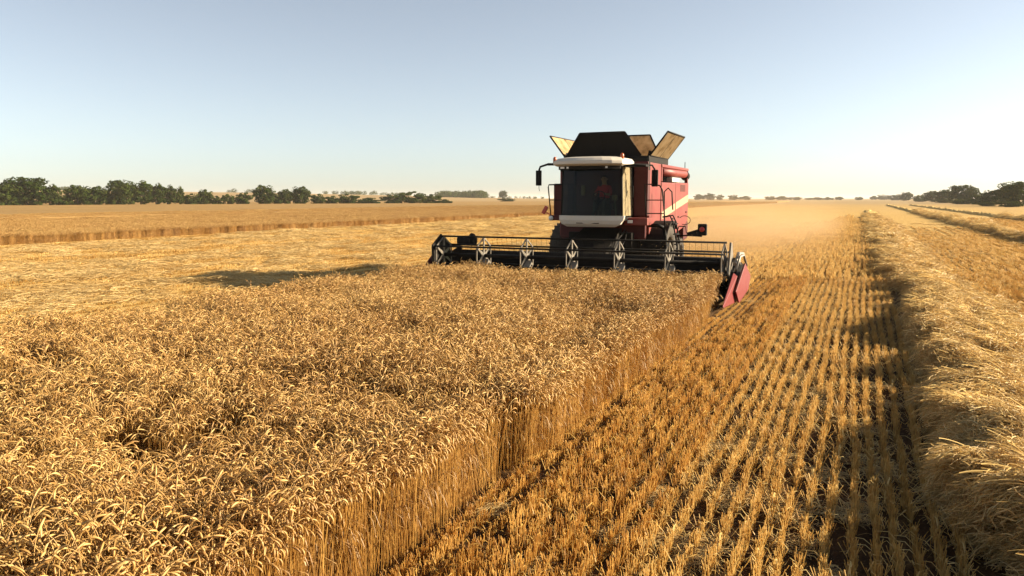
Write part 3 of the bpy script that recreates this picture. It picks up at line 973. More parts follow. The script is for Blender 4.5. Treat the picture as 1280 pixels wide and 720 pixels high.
# --- front of the hull beside the cab
b = MB(); b.span((1.08, 1.18, 2.05), (1.53, 1.41, 3.72)); P('front_panel', b, 'red_shaded', bevel=.03, label='tall shade-toned red panel beside the cab door')
b = MB(); b.span((-1.36, .72, 2.02), (-.88, 1.28, 3.06)); P('front_panel', b, 'red_shaded', bevel=.03, label='short shade-toned red panel on the shaded side')
b = MB(); b.span((-1.34, 1.22, 3.45), (1.54, 1.40, 3.80)); P('tank_front', b, 'black', bevel=.02)
# --- chassis, feeder house
b = MB(); b.span((-.95, 1.0, .95), (1.1, 6.4, 1.55)); b.span((-1.1, 2.1, .78), (1.26, 2.5, 1.05)); b.span((-1.0, 5.7, .6), (1.15, 5.9, .85)); b.span((-.2, 5.6, .8), (.35, 6.0, 1.0)); P('chassis', b, 'black', bevel=.02)
b = MB()
b.hull([(-.62, -1.1, .28), (.78, -1.1, .28), (.78, -1.1, .86), (-.62, -1.1, .86)], [(-.55, 1.7, 1.15), (.70, 1.7, 1.15), (.70, 1.6, 1.80), (-.55, 1.6, 1.80)])
P('feeder_house', b, 'black', bevel=.02)
b = MB(); b.prism([(-.60, -.9, .875), (-.60, .2, 1.235), (-.60, .2, 1.25), (-.60, -.9, .89)], (1.2, 0, 0)); P('wear_plate', b, paint and 'galv')
for x in (-.72, .88):
    b = MB(); b.tube([(x, -.9, .45), (x, .9, 1.0)], .05, 10); b.tube([(x, .0, .725), (x, 1.2, 1.09)], .032, 10); P('lift_cylinder', b, 'galv')

# --- wheels
def wheel(x, y, r, w, sgn, lugs=22):
    b = MB()
    h = w / 2
    b.lathe([(r * .55, -h * .92), (r * .72, -h), (r * .90, -h * .98), (r * .965, -h * .8), (r * .975, 0), (r * .965, h * .8), (r * .90, h * .98), (r * .72, h), (r * .55, h * .92), (r * .55, -h * .92)], (x, y, r), 'x', 48)
    for k in range(lugs):
        for s in (-1, 1):
            a = 2 * math.pi * (k + (.5 if s > 0 else 0)) / lugs
            a2 = a + .20
            def q(rr, xx, aa): return (x + xx, y + rr * math.cos(aa), r + rr * math.sin(aa))
            i0, i1 = s * .02, s * h * .98
            th = .028 * 2 / r * .6
            A_ = [q(r * .955, i0, a2 - th), q(r * .955, i0, a2 + th), q(r * 1.015, i0, a2 + th * .7), q(r * 1.015, i0, a2 - th * .7)]
            B_ = [q(r * .90, i1, a - th), q(r * .90, i1, a + th), q(r * .985, i1, a + th * .7), q(r * .985, i1, a - th * .7)]
            b.hull(A_, B_)
    t = P('wheel', b, 'rubber')
    b = MB()
    b.lathe([(r * .56, sgn * h * .8), (r * .56, sgn * h * .55), (r * .50, sgn * h * .45), (r * .40, sgn * h * .25), (r * .22, sgn * h * .25), (r * .2, sgn * h * .4), (r * .001, sgn * h * .42)], (x, y, r), 'x', 36)
    b.lathe([(r * .56, -sgn * h * .8), (r * .001, -sgn * h * .3)], (x, y, r), 'x', 36)
    for k in range(8):
        a = 2 * math.pi * k / 8
        b.lathe([(.025, sgn * h * .25), (.025, sgn * h * .35), (.001, sgn * h * .35)], (x, y + r * .30 * math.cos(a), r + r * .30 * math.sin(a)), 'x', 8)
    P('rim', b, 'rim', t)
wheel(1.66, 2.3, .90, .70, 1); wheel(-1.45, 2.3, .90, .70, -1)
wheel(1.40, 5.8, .60, .42, 1, 18); wheel(-1.22, 5.8, .60, .42, -1, 18)
# curved mudguard over the sun-side wheel
b = MB()
pr = []
for k in range(13):
    a = R(175 - k * 10.5)
    pr.append((2.3 + 1.02 * math.cos(a), .92 + .98 * math.sin(a)))
vs, fs = [], []
for (y, z) in pr:
    vs += [(1.30, y, z), (2.08, y, z), (2.08, y + .03 * (1 if y > 2.3 else -1) * 0, z - .05), (1.30, y, z - .05)]
for i in range(len(pr) - 1):
    for k in range(4):
        fs.append((i * 4 + k, i * 4 + (k + 1) % 4, i * 4 + 4 + (k + 1) % 4, i * 4 + 4 + k))
b.add(vs, fs)
P('mudguard', b, 'black')
b = MB()
b.tube([(2.06, 1.05, 1.72), (2.12, 1.08, 1.45), (2.16, 1.02, 1.0), (2.16, .98, .55)], .055, 8)
b.tube([(1.60, 1.05, 1.78), (1.9, 1.02, 1.80), (2.06, 1.05, 1.72)], .055, 8)
P('mudguard_stay', b, 'black_clean')

# --- cab
CB = MB()
CB.span((-.86, 0.12, 1.94), (1.10, 1.7, 2.05))
cab = P('cab', CB, 'black', bevel=.02)
def bow(x):                                     # windscreen bows forward in the middle
    s = (x - CX - .03) / .98
    return -.20 * (1 - s * s)
NX = 12
def sheet(x0b, x1b, zb, x0t, x1t, zt, dyb=0, dyt=0, th=.012):
    b = MB(); vs, fs = [], []
    for i in range(NX + 1):
        f = i / NX
        xb, xt = x0b + (x1b - x0b) * f, x0t + (x1t - x0t) * f
        yb, yt = bow(xb) + dyb, bow(xt) + dyt
        vs += [(xb, yb, zb), (xt, yt, zt), (xt, yt + th, zt), (xb, yb + th, zb)]
    for i in range(NX):
        for k in range(4):
            fs.append((i * 4 + k, i * 4 + (k + 1) % 4, i * 4 + 4 + (k + 1) % 4, i * 4 + 4 + k))
    fs += [(0, 1, 2, 3), (NX * 4 + 3, NX * 4 + 2, NX * 4 + 1, NX * 4)]
    b.add(vs, fs)
    return b
P('windscreen', sheet(-.80, 1.04, 2.07, -.78, .98, 3.52, 0.02, .12), 'glass', cab)
# white lower front, tapering down
b = MB()
rows = [(-.88, 1.14, 2.09, -.02), (-.86, 1.12, 1.96, -.05), (-.78, 1.04, 1.84, -.02), (-.62, .86, 1.76, .06)]
vs, fs = [], []
for (x0, x1, z, dy) in rows:
    for i in range(NX + 1):
        x = x0 + (x1 - x0) * i / NX
        vs.append((x, bow(x) * 1.1 + dy - .02, z))
for (x0, x1, z, dy) in rows[::-1]:
    for i in range(NX + 1):
        x = x0 + (x1 - x0) * i / NX
        vs.append((x, bow(x) * 1.1 + dy + .12, z))
nr = 2 * len(rows); w_ = NX + 1
for j in range(nr):
    for i in range(NX):
        a_, c_ = j * w_ + i, ((j + 1) % nr) * w_ + i
        fs.append((a_, a_ + 1, c_ + 1, c_))
fs.append([j * w_ for j in range(nr)]); fs.append([j * w_ + NX for j in range(nr)][::-1])
b.add(vs, fs, False)
P('front_apron', b, 'white', cab)
b = MB(); b.span((-.25, -.262, 1.86), (.45, -.20, 1.885)); P('apron_slot', b, 'black', cab)
# pillars
def pillar(x, zb, zt, yb, yt, xt, r=.035):
    b = MB(); b.tube([(x, yb, zb), ((x + xt) / 2, (yb + yt) / 2, (zb + zt) / 2), (xt, yt, zt)], r, 8)
    P('pillar', b, 'black_clean', cab)
pillar(1.06, 2.05, 3.54, .04, .13, 1.0); pillar(-.83, 2.05, 3.54, .04, .13, -.81)
pillar(1.07, 2.05, 3.54, 1.16, 1.16, 1.02); pillar(-.85, 2.05, 3.54, 1.16, 1.16, -.82)
b = MB(); b.hull([(1.055, .08, 2.08), (1.065, 1.14, 2.08), (1.015, 1.14, 3.52), (.995, .16, 3.52)], [(1.067, .08, 2.08), (1.077, 1.14, 2.08), (1.027, 1.14, 3.52), (1.007, .16, 3.52)])
door = P('door', b, 'door_glass', cab)
b = MB(); b.tube([(1.10, .95, 2.6), (1.14, .95, 2.65), (1.14, .95, 2.95), (1.10, .95, 3.0)], .014, 6); P('handle', b, 'black_clean', door)
b = MB(); b.hull([(-.835, .08, 2.08), (-.845, 1.14, 2.08), (-.81, 1.14, 3.52), (-.80, .16, 3.52)], [(-.847, .08, 2.08), (-.857, 1.14, 2.08), (-.822, 1.14, 3.52), (-.812, .16, 3.52)])
P('side_window', b, 'glass', cab)
b = MB(); b.span((-.84, 1.62, 2.05), (1.06, 1.70, 3.5)); b.span((1.0, 1.19, 2.05), (1.06, 1.62, 3.5)); b.span((-.86, 1.19, 2.05), (-.80, 1.62, 3.5)); P('rear_wall', b, 'black_clean', cab)
# roof: rounded white slab with a dark visor under it
def ring(z, g, yf):
    x0, x1, y0, y1 = -1.02 - g, 1.10 + g, yf, 1.62
    pts = []
    for i in range(9):
        f = i / 8; x = x0 + (x1 - x0) * f
        s = (f - .5) * 2
        pts.append((x, y0 + .30 * abs(s) ** 3 , z))
    pts += [(x1, y1, z), (x0, y1, z)]
    return pts
b = MB()
levels = [(3.55, -.06, -.34), (3.60, .02, -.46), (3.70, .0, -.44), (3.79, -.10, -.30), (3.825, -.28, -.10)]
rg = [ring(*l) for l in levels]
n_ = len(rg[0]); vs = [p for r_ in rg for p in r_]; fs = []
for j in range(len(rg) - 1):
    for i in range(n_):
        fs.append((j * n_ + i, j * n_ + (i + 1) % n_, (j + 1) * n_ + (i + 1) % n_, (j + 1) * n_ + i))
fs.append(list(range(n_))[::-1]); fs.append([(len(rg) - 1) * n_ + i for i in range(n_)])
b.add(vs, fs, False)
roof = P('roof', b, 'white', cab, bevel=.02)
b = MB(); b.prism([(x, y + .10, 3.455) for (x, y, _) in ring(0, -.10, -.40)], (0, 0, .095)); P('visor', b, 'black', cab)
for x in (-.72, -.52, .40, .62):
    b = MB(); b.box((x, -.22 + .08 * abs(x), 3.505), (.15, .09, .075)); l_ = P('work_light', b, 'black_clean', cab, bevel=.012)
    b = MB(); b.box((x, -.27 + .08 * abs(x), 3.505), (.125, .012, .055)); P('lens', b, 'lamp', l_)
def beacon(x, y, z):
    b = MB(); b.lathe([(.06, 0), (.06, .03), (.001, .03)], (x, y, z - .06), 'z', 14); b.lathe([(.05, .03), (.058, .09), (.05, .15), (.02, .18), (.001, .18)], (x, y, z - .06), 'z', 14)
    P('beacon', b, 'amber', cab)
beacon(-1.14, .25, 3.74); beacon(1.02, .10, 3.80)
# mirrors on arms
b = MB(); b.tube([(-.95, .12, 3.62), (-1.3, .12, 3.64), (-1.56, .1, 3.56), (-1.60, .1, 3.45)], .032, 8); b.box((-1.12, .14, 3.63), (.4, .10, .07))
arm = P('mirror_arm', b, 'black_clean', cab)
b = MB(); b.box((-1.61, .1, 3.22), (.17, .07, .46)); b.tube([(-1.60, .1, 3.0), (-1.60, .1, 2.90), (-1.58, .1, 2.82)], .010, 5); mi = P('mirror', b, 'black_clean', arm, bevel=.03)
b = MB(); b.tube([(1.08, .22, 3.56), (1.4, .5, 3.60), (1.72, .88, 3.58), (1.80, .9, 3.45)], .026, 8); b.span((1.05, .15, 3.52), (1.72, .55, 3.57)); arm = P('mirror_arm', b, 'black_clean', cab)
b = MB(); b.box((1.80, .92, 3.20), (.20, .07, .50)); P('mirror', b, 'black_clean', arm, bevel=.03)
# interior
b = MB(); b.span((-.15, 1.05, 2.25), (.45, 1.55, 2.45)); b.span((-.13, 1.38, 2.45), (.43, 1.55, 3.05)); b.span((.0, 1.42, 3.05), (.3, 1.54, 3.22)); b.span((-.05, 1.1, 2.05), (.35, 1.5, 2.25)); P('driver_seat', b, 'seat', cab, bevel=.04)
b = MB(); b.tube([(.15, .45, 2.06), (.15, .62, 2.62)], .04, 8); 
b.tube([(.15 + .19 * math.cos(a), .64 + .10 * math.sin(a), 2.66 + .16 * math.sin(a)) for a in np.linspace(0, 2 * math.pi, 25)], .014, 6, False)
b.tube([(-.02, .6, 2.63), (.32, .6, 2.63)], .012, 6)
P('steering_wheel', b, 'black_clean', cab)
b = MB(); b.box((.62, .75, 2.62), (.12, .22, .16)); b.tube([(.62, .9, 2.05), (.62, .78, 2.55)], .03, 6); P('control_panel', b, 'grey', cab, bevel=.01)
b = MB(); b.box((-.55, 1.2, 2.85), (.13, .10, .32)); P('water_can', b, 'lid', cab, bevel=.04)

# --- platforms, lights, rails, ladder
b = MB(); b.span((1.0, .52, 1.80), (1.70, 1.16, 2.02)); plat = P('platform', b, 'red', bevel=.02)
b = MB(); b.box((1.18, .505, 1.91), (.16, .03, .09)); P('headlight', b, 'lamp', plat, bevel=.01)
b = MB(); b.span((-1.42, .48, 1.92), (-.90, 1.2, 2.08)); plat2 = P('platform', b, 'red_shaded', bevel=.02)
b = MB(); b.lathe([(.07, 0), (.075, -.03), (.001, -.045)], (-1.34, .475, 1.99), 'y', 16); P('headlight', b, 'lamp', plat2)
b = MB(); b.tube([(-1.38, .55, 2.06), (-1.46, .52, 2.95), (-1.44, .52, 3.02), (-.90, .6, 3.03)], .020, 8); b.tube([(-1.43, .53, 2.55), (-.9, .72, 2.55)], .014, 6); P('handrail', b, 'black_clean')
b = MB(); b.box((-1.56, .5, 2.24), (.12, .06, .26), (0, .5, 0)); b.tube([(-1.38, .5, 2.1), (-1.52, .5, 2.16)], .02, 6); P('marker_light', b, 'redlens', bevel=.02)
b = MB()
b.tube([(1.56, .92, 2.0), (1.52, .92, 2.55), (1.50, .92, 3.02), (1.72, .92, 3.02), (1.95, .92, 2.98), (2.03, .92, 2.85), (2.10, .94, 2.2), (2.14, .95, 1.5)], .021, 8)
b.tube([(1.53, .92, 2.55), (2.06, .92, 2.55)], .016, 6); b.tube([(1.56, .92, 2.15), (2.1, .93, 2.15)], .016, 6)
P('handrail', b, 'black_clean')
b = MB()
b.tube([(1.88, 1.9, 2.0), (1.86, 1.9, 2.80), (1.98, 1.9, 2.92), (2.10, 1.9, 2.80), (2.14, 1.9, 2.25)], .021, 8)
P('handrail', b, 'black_clean')
b = MB()
for y in (.72, 1.12):
    b.tube([(2.1, y, 2.05), (2.32, y, 2.10), (2.42, y, 1.9), (2.56, y, 1.2), (2.60, y, .6)], .022, 8)
for k in range(5):
    z = .65 + k * .3; x = 2.6 - (z - .6) * .13
    b.box((x, .92, z), (.10, .40, .03))
P('ladder', b, 'black_clean')
# folding width marker on the sun side
b = MB()
b.tube([(2.50, .9, 1.62), (2.56, .9, 1.78), (2.75, .9, 1.78)], .018, 6)
b.tube([(2.56, .9, 1.50), (3.05, .9, 1.52)], .022, 6)
b.tube([(2.75, .9, 1.78), (2.78, .9, 1.60), (2.95, .9, 1.54)], .012, 6)
b.tube([(2.72 + .17 * math.cos(a), .9, 1.96 + .13 * math.sin(a)) for a in np.linspace(-2.0, 2.6, 14)], .010, 5)
b.hull([(2.80, .86, 1.50), (2.80, .94, 1.50), (2.80, .94, 1.60), (2.80, .86, 1.60)], [(3.24, .84, 1.48), (3.24, .96, 1.48), (3.24, .96, 1.74), (3.24, .84, 1.74)])
mk = P('marker_arm', b, 'black_clean')
b = MB(); b.span((3.12, .82, 1.52), (3.38, .96, 1.86)); lp = P('marker_light', b, 'black', mk, bevel=.03)
b = MB(); b.lathe([(.075, 0), (.07, -.02), (.001, -.03)], (3.25, .818, 1.70), 'y', 16); P('lens', b, 'redlens', lp)

# --- grain tank with four raised lids
b = MB()
zt = 3.90
b.hull([(-1.30, 1.42, 3.70), (1.48, 1.42, 3.70), (1.48, 4.0, 3.70), (-1.30, 4.0, 3.70)], [(-1.30, 1.42, zt), (1.48, 1.42, zt), (1.48, 4.0, zt), (-1.30, 4.0, zt)])
tank = P('grain_tank', b, 'black', bevel=.01)
def lid(a, b_, c, d, out, name_label=None, mat=('lid_sheet', 'black')):
    """panel on the hinge a-b, free edge d-c; `out` is the outward thickness"""
    m = MB(); e = Vector(out)
    A_ = [Vector(q) for q in (a, b_, c, d)]
    m.prism(A_, e)
    o = P('tank_lid', m, mat[0], label=name_label)
    f = MB()                                    # rim bars round the panel
    ctr = sum(A_, Vector()) / 4
    for i in range(4):
        p, q = A_[i], A_[(i + 1) % 4]
        f.tube([p + e * .5, q + e * .5], e.length * .5 + .014, 6)
    mid1, mid2 = (A_[0] + A_[1]) / 2, (A_[2] + A_[3]) / 2
    f.tube([mid1 + e * .5, mid2 + e * .5], e.length * .5 + .008, 6)
    P('lid_frame', f, mat[1], o)
    return o
# front flap leans forward a little, trapezoid
lid((-1.24, 1.50, zt + .02), (1.20, 1.50, zt + .02), (.72, 1.35, 4.63), (-.74, 1.35, 4.63), (0, .03, .0), 'black trapezoid front lid above the cab', ('black_clean', 'black_clean'))
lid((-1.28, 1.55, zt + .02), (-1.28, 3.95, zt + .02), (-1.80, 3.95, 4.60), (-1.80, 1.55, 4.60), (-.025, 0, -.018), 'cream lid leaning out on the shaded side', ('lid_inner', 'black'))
lid((1.46, 1.55, zt + .02), (1.46, 3.95, zt + .02), (2.00, 3.95, 4.62), (2.00, 1.55, 4.62), (.025, 0, -.018), 'tan lid leaning out on the sunny side')
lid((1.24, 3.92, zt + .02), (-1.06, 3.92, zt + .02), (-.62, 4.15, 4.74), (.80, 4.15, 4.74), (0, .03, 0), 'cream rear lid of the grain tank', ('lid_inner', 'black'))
b = MB()
b.prism([(-1.22, 1.53, zt), (-1.22, 3.9, zt), (-1.26, 3.9, zt + .16), (-1.26, 1.53, zt + .16)], (-.01, 0, 0))
P('tank_seal', b, 'black_clean'); b = MB()
b.prism([(1.40, 1.53, zt), (1.40, 3.9, zt), (1.44, 3.9, zt + .16), (1.44, 1.53, zt + .16)], (.01, 0, 0))
P('tank_seal', b, 'black_clean')
b = MB(); b.hull([(-1.0, 1.8, zt), (1.2, 1.8, zt), (1.2, 3.7, zt), (-1.0, 3.7, zt)], [(-.1, 2.5, zt + .24), (.3, 2.5, zt + .24), (.3, 3.0, zt + .24), (-.1, 3.0, zt + .24)]); P('grain_heap', b, 'lid')

# --- header with reel
HL, HR = -3.72, 4.55                            # ends of the cutting width
HC = (HL + HR) / 2
b = MB()
prof = [(-2.55, .14), (-2.5, .10), (-1.0, .16), (-.95, .98), (-1.10, 1.02), (-1.16, .94), (-1.12, .45), (-1.30, .24), (-1.7, .17)]
b.prism([(HL, y, z) for (y, z) in prof], (HR - HL, 0, 0))
hd = P('header', b, 'black', bevel=.01)
b = MB(); b.tube([(HL + .02, -1.05, 1.00), (HR - .02, -1.05, 1.00)], .045, 10); P('top_beam', b, 'black', hd)
b = MB()                                        # knife with guard fingers
b.span((HL, -2.62, .12), (HR, -2.54, .15))
for x in np.arange(HL + .05, HR, .076):
    b.hull([(x - .015, -2.62, .12), (x + .015, -2.62, .12), (x + .015, -2.62, .15), (x - .015, -2.62, .15)], [(x - .004, -2.76, .13), (x + .004, -2.76, .13), (x + .004, -2.76, .14), (x - .004, -2.76, .14)])
P('knife', b, 'galv', hd)
b = MB(); b.tube([(HL + .1, -1.55, .45), (HR - .1, -1.55, .45)], .15, 18)
for s, x0, x1 in ((1, HL + .15, HC - .7), (-1, HR - .15, HC + .7)):
    turns = abs(x1 - x0) / .5; k = int(turns * 16)
    vs, fs = [], []
    for i in range(k + 1):
        f = i / k; a = 2 * math.pi * turns * f * s; x = x0 + (x1 - x0) * f
        vs += [(x, -1.55 + .14 * math.cos(a), .45 + .14 * math.sin(a)), (x, -1.55 + .27 * math.cos(a), .45 + .27 * math.sin(a)), (x + .008, -1.55 + .27 * math.cos(a), .45 + .27 * math.sin(a)), (x + .008, -1.55 + .14 * math.cos(a), .45 + .14 * math.sin(a))]
    for i in range(k):
        for q in range(4):
            fs.append((i * 4 + q, i * 4 + (q + 1) % 4, i * 4 + 4 + (q + 1) % 4, i * 4 + 4 + q))
    b.add(vs, fs, True)
P('auger', b, 'black', hd)
# reel: six tined bars carried by seven spiders
RY, RZ, RR = -2.35, .98, .53
b = MB(); b.tube([(HL + .12, RY, RZ), (HR - .12, RY, RZ)], .055, 12); P('reel_shaft', b, 'black', hd)
for k in range(6):
    a = math.pi / 2 + k * math.pi / 3
    y, z = RY + RR * math.cos(a), RZ + RR * math.sin(a)
    b = MB(); b.tube([(HL + .10, y, z), (HR - .10, y, z)], .026, 8)
    for x in np.arange(HL + .2, HR - .15, .15):
        b.tube([(x, y, z), (x, y + .02, z - .12), (x, y + .06, z - .22)], .0035, 3, False)
    P('reel_bar', b, 'black', hd)
spx = [-3.58, -2.28, -.95, .38, 1.70, 3.02, 4.40]
for j, x in enumerate(spx):
    b = MB()
    pts = [(RY + RR * math.cos(math.pi / 2 + k * math.pi / 3), RZ + RR * math.sin(math.pi / 2 + k * math.pi / 3)) for k in range(6)]
    for k in range(6):
        (y, z), (y2, z2) = pts[k], pts[(k + 1) % 6]
        d = Vector((0, y - RY, z - RZ)).normalized(); nn = Vector((0, -d.z, d.y))
        c0, c1 = Vector((x - .015, RY, RZ)), Vector((x - .015, y, z))
        b.prism([c0 + nn * .055, c1 + nn * .018, c1 - nn * .018, c0 - nn * .055], (.03, 0, 0))
        m0 = c0.lerp(c1, .96); d2 = Vector((0, y2 - RY, z2 - RZ)); m1 = Vector((x - .015, RY, RZ)) + d2 * .96
        e = (m1 - m0).normalized(); n2 = Vector((0, -e.z, e.y))
        b.prism([m0 + n2 * .02, m1 + n2 * .02, m1 - n2 * .02, m0 - n2 * .02], (.026, 0, 0))
    b.lathe([(.11, -.03), (.11, .03), (.001, .03)], (x, RY, RZ), 'x', 14)
    P('reel_spider', b, 'grey', hd)
    if 0 < j < 6:                               # slanting deflector strap below the hub
        b = MB(); b.prism([(x + .02, RY - .40, RZ - .28), (x + .02, RY - .05, RZ - .08), (x + .02, RY + .02, RZ - .16), (x + .02, RY - .30, RZ - .40)], (.14, 0, 0)); P('reel_strap', b, 'galv', hd)
# end shields of the reel
def shield(x, th, m):
    b = MB(); pts = [(x, RY + .60 * math.cos(math.pi / 2 + k * math.pi / 3), RZ + .60 * math.sin(math.pi / 2 + k * math.pi / 3)) for k in range(6)]
    b.prism(pts, (th, 0, 0)); return P('reel_shield', b, m, hd, bevel=.02)
shield(-3.70, .05, 'black')
b = MB(); b.prism([(4.52, RY - .02, 1.52), (4.52, RY + .12, 1.50), (4.52, RY + .42, 1.05), (4.52, RY + .1, .78), (4.52, RY - .05, .55), (4.52, RY - .30, .75)], (.05, 0, 0)); P('reel_shield', b, 'grey', hd, bevel=.01)
# lifting arms of the reel
for x in (-3.80, 4.66):
    b = MB(); b.tube([(x, -1.0, 1.15), (x, -1.7, 1.20), (x, RY, RZ)], .05, 8); b.tube([(x, -1.1, .7), (x, -1.75, 1.1)], .03, 8); P('reel_arm', b, 'black' if x < 0 else 'galv', hd)
b = MB(); b.box((-3.45, -1.15, 1.32), (.62, .3, .26)); b.lathe([(.2, 0), (.2, .1), (.001, .1)], (-3.3, -1.15, 1.36), 'x', 16); P('drive_cover', b, 'black', hd, bevel=.08)
# end walls
for x, s in ((HL - .06, 1), (HR + .005, 1)):
    b = MB(); b.prism([(x, -2.9, .10), (x, -.95, .10), (x, -.95, 1.15), (x, -1.6, 1.02), (x, -2.5, .62), (x, -3.0, .25)], (.055, 0, 0)); P('end_wall', b, 'black', hd, bevel=.01)
# crop dividers
def divider(x, sx):
    b = MB()
    # long nose: a thin wedge running forward and down to its tip
    tip = Vector((x + sx * .06, -4.15, .12))
    A_ = [Vector((x, -2.62, .10)), Vector((x + sx * .20, -2.62, .10)), Vector((x + sx * .16, -2.62, .72)), Vector((x + sx * .06, -2.62, .80))]
    B_ = [tip + Vector((0, 0, 0)), tip + Vector((sx * .03, 0, 0)), tip + Vector((sx * .025, 0, .05)), tip + Vector((0, 0, .05))]
    b.hull(A_, B_)
    o = P('crop_divider', b, 'red_clean', hd, bevel=.012)
    b = MB()
    q = [(x + sx * .22, -3.18, .40), (x + sx * .28, -2.15, 1.0), (x + sx * .37, -1.80, .66), (x + sx * .36, -2.05, .34), (x + sx * .27, -2.95, .10)]
    b.hull([Vector(v) for v in q], [Vector(v) + Vector((-sx * .05, .03, 0)) for v in q])
    P('divider_shield', b, 'red_clean', o, bevel=.008)
    b = MB(); b.hull([Vector((x + sx * .06, -2.6, .2)), Vector((x + sx * .20, -2.6, .2)), Vector((x + sx * .19, -2.5, .66)), Vector((x + sx * .06, -2.5, .7))], [Vector((x + sx * .06, -1.2, .25)), Vector((x + sx * .22, -1.6, .25)), Vector((x + sx * .22, -1.6, .80)), Vector((x + sx * .06, -1.2, .95))]); P('divider_bracket', b, 'black', o)
    b = MB(); b.tube([(x + sx * .10, -2.45, .85), (x + sx * .14, -2.15, 1.16), (x + sx * .20, -1.9, 1.18), (x + sx * .26, -1.75, .9)], .03, 8); b.tube([(x + sx * .06, -2.35, .8), (x + sx * .10, -1.95, 1.22)], .022, 8); P('divider_strut', b, 'galv' if sx > 0 else 'black', o)
divider(HR + .06, 1); divider(HL - .06, -1)

# ---------------------------------------------------------------- driver
def person_at(loc):
    root = empty('person', loc, 'driver in a red shirt sitting in the cab behind the windscreen', 'person')
    V, E_, Rd = [], [], []
    def vtx(p, r, par=None):
        V.append(p); Rd.append(r)
        if par is not None: E_.append((par, len(V) - 1))
        return len(V) - 1
    pel = vtx((0, 0, .10), .15)
    sp1 = vtx((0, .01, .27), .145, pel); sp2 = vtx((0, .0, .45), .165, sp1); nk = vtx((0, .0, .60), .075, sp2)
    hd0 = vtx((0, -.02, .69), .075, nk); hd1 = vtx((0, -.035, .78), .098, hd0); vtx((0, -.02, .86), .075, hd1)
    for s in (-1, 1):
        sh = vtx((s * .18, 0, .52), .068, sp2)
        el = vtx((s * .25, -.14, .30), .048, sh)
        wr = vtx((s * .17, -.36, .31), .030, el)
        pm = vtx((s * .155, -.42, .325), .034, wr)
        hp = vtx((s * .10, -.06, .08), .10, pel)
        kn = vtx((s * .15, -.46, .10), .068, hp)
        an = vtx((s * .15, -.56, -.29), .045, kn)
        ft = vtx((s * .16, -.70, -.33), .038, an)
        for i, (dx, l) in enumerate(((-.024, .055), (-.008, .065), (.008, .06), (.023, .05))):
            f1 = vtx((s * .155 + dx, -.455, .335), .0095, pm)
            f2 = vtx((s * .155 + dx, -.455 - l * .5, .325), .0085, f1)
            vtx((s * .155 + dx, -.45 - l * .5, .325 - l * .5), .0075, f2)
        th1 = vtx((s * .12, -.42, .345), .010, pm); vtx((s * .105, -.455, .345), .009, th1)
    me = bpy.data.meshes.new('body'); me.from_pydata(V, E_, [])
    o = bpy.data.objects.new('person_body', me); COL.objects.link(o)
    sk = o.modifiers.new('skin', 'SKIN')
    for i, d in enumerate(me.skin_vertices[0].data if len(me.skin_vertices) else []):
        d.radius = (Rd[i], Rd[i])
    if not len(me.skin_vertices):
        bm = bmesh.new(); bm.from_mesh(me); lay = bm.verts.layers.skin.verify()
        for i, v in enumerate(bm.verts):
            v[lay].radius = (Rd[i], Rd[i]); v[lay].use_root = (i == 0)
        bm.to_mesh(me); bm.free()
    else:
        me.skin_vertices[0].data[0].use_root = True
    o.modifiers.new('sub', 'SUBSURF').levels = 2
    o.modifiers['sub'].render_levels = 2
    dg = bpy.context.evaluated_depsgraph_get()
    me2 = bpy.data.meshes.new_from_object(o.evaluated_get(dg))
    bpy.data.objects.remove(o)
    for m in ('skin', 'shirt', 'trouser'): me2.materials.append(M[m])
    for p in me2.polygons:
        c = p.center
        p.use_smooth = True
        p.material_index = 0
        if c.z < .19 and abs(c.x) < .30 and not (c.y < -.35 and c.z > .22): p.material_index = 2
        elif .19 <= c.z < .585 and c.y > -.22: p.material_index = 1
    body = bpy.data.objects.new('body', me2); COL.objects.link(body); body.parent = root
    b = MB()
    for s in (-1, 1):
        b.m = 0; b.lathe([(.001, -.012), (.012, -.006), (.012, .004), (.001, .008)], (s * .035, -.125, .785), 'y', 10); P('eye', b, 'eye', root); b = MB()
    b = MB(); b.hull([(-.014, -.125, .745), (.014, -.125, .745), (.018, -.115, .74), (-.018, -.115, .74)], [(-.007, -.118, .80), (.007, -.118, .80), (.01, -.11, .80), (-.01, -.11, .80)])
    b.hull([(-.016, -.125, .745), (.016, -.125, .745), (.016, -.11, .738), (-.016, -.11, .738)], [(-.010, -.150, .752), (.010, -.150, .752), (.012, -.13, .742), (-.012, -.13, .742)])
    P('nose', b, 'skin', root)
    for s in (-1, 1):
        b = MB(); b.lathe([(.001, -.02), (.025, -.012), (.028, .0), (.02, .012), (.001, .015)], (s * .097, -.02, .775), 'x', 10); P('ear', b, 'skin', root)
    b = MB(); b.tube([(-.028, -.118, .715), (0, -.124, .714), (.028, -.118, .715)], .006, 6); P('mouth', b, 'lip', root)
    b = MB()
    vs, fs = [], []
    for j in range(7):
        ph = R(90 - j * 17)
        for k in range(16):
            a = 2 * math.pi * k / 16
            rr = .108 * math.cos(ph) if j else .001
            zz = .80 + .098 * math.sin(ph)
            if math.sin(a) < -.3: zz = max(zz, .845)
            vs.append((rr * math.cos(a) * .95, -.025 + rr * math.sin(a) * 1.05, zz))
    for j in range(6):
        for k in range(16): fs.append((j * 16 + k, j * 16 + (k + 1) % 16, j * 16 + 16 + (k + 1) % 16, j * 16 + 16 + k))
    b.add(vs, fs, True)
    P('hair', b, 'hair', root)
    return root
person_at((XC + .15, T0 + 1.20, 2.42))

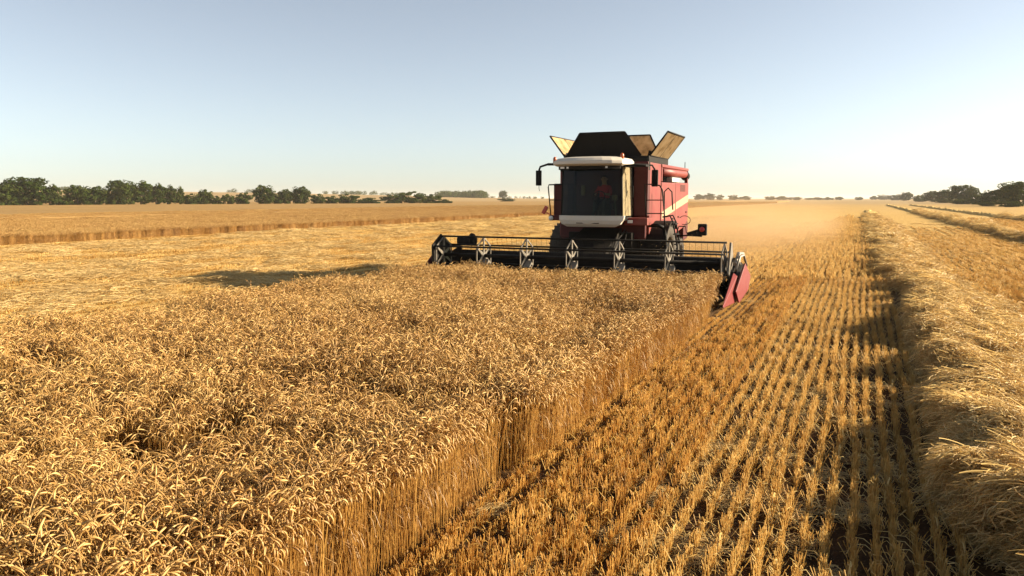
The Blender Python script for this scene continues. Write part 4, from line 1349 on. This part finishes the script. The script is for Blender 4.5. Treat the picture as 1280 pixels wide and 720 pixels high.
# ---------------------------------------------------------------- dust and chaff behind the machine
def dust_mat():
    m, nt, out = newmat('harvest_dust')
    v = N(nt, 'ShaderNodeVolumePrincipled')
    v.inputs['Color'].default_value = (.62, .44, .25, 1)
    v.inputs['Anisotropy'].default_value = .2
    tc = N(nt, 'ShaderNodeTexCoord')
    sep = N(nt, 'ShaderNodeSeparateXYZ'); nt.links.new(tc.outputs['Generated'], sep.inputs[0])
    X, Y, Z = sep.outputs
    def bump(a):  # 0 at the ends, 1 inside
        return mth(nt, 'MINIMUM', mth(nt, 'MULTIPLY', mth(nt, 'MULTIPLY', a, mth(nt, 'SUBTRACT', 1, a)), 4.0), 1)
    nz = noise(nt, tc.outputs['Object'], .42, 4, .65)
    f = mth(nt, 'MULTIPLY', bump(X), bump(Y))
    f = mth(nt, 'MULTIPLY', f, mth(nt, 'POWER', mth(nt, 'SUBTRACT', 1, Z), 1.6))
    f = mth(nt, 'MULTIPLY', f, mth(nt, 'MAXIMUM', mth(nt, 'MULTIPLY_ADD', nz, 4.0, -1.35), 0))
    nt.links.new(mth(nt, 'MULTIPLY', f, .16), v.inputs['Density'])
    nt.links.new(v.outputs[0], out.inputs['Volume'])
    return m
M['dust'] = dust_mat()
b = MB(); b.span((-13.5, 27.5, .02), (-.6, 80, 3.0))
o = b.build('dust_cloud', M['dust']); tag(o, 'tan cloud of dust and chaff drifting behind the harvester', 'dust', kind='stuff')
b = MB()
for i in range(9000):
    u = random.triangular(-9.5, -2.9, -5); t = 20.5 + 40 * random.random() ** 1.4; z = abs(random.gauss(0, .7)) + .02
    if u < -5.5 and t < 29: continue
    s_ = random.uniform(.008, .022)
    e1 = Vector((random.gauss(0, 1), random.gauss(0, 1), random.gauss(0, 1))).normalized() * s_
    e2 = e1.orthogonal().normalized() * s_ * .45
    c = Vector((u, t, z)); b.t = random.random()
    b.add([c - e1, c - e2, c + e1, c + e2], [(0, 1, 2, 3)])
o = b.build('chaff', M['chaff']); tag(o, 'pale chaff flecks floating in the dust beside the harvester', 'chaff', kind='stuff')

# ---------------------------------------------------------------- the air between here and the skyline
def haze_mat():
    m, nt, out = newmat('warm_haze')
    v = N(nt, 'ShaderNodeVolumePrincipled', Density=.00011)
    v.inputs['Color'].default_value = (.97, .93, .86, 1)
    v.inputs['Anisotropy'].default_value = .0
    nt.links.new(v.outputs[0], out.inputs['Volume'])
    return m
M['haze'] = haze_mat()
b = MB(); b.span((-9100, -9100, -1.2), (9100, 9100, 26))
o = b.build('haze', M['haze']); tag(o, 'thin warm haze over the fields', 'haze', kind='stuff')
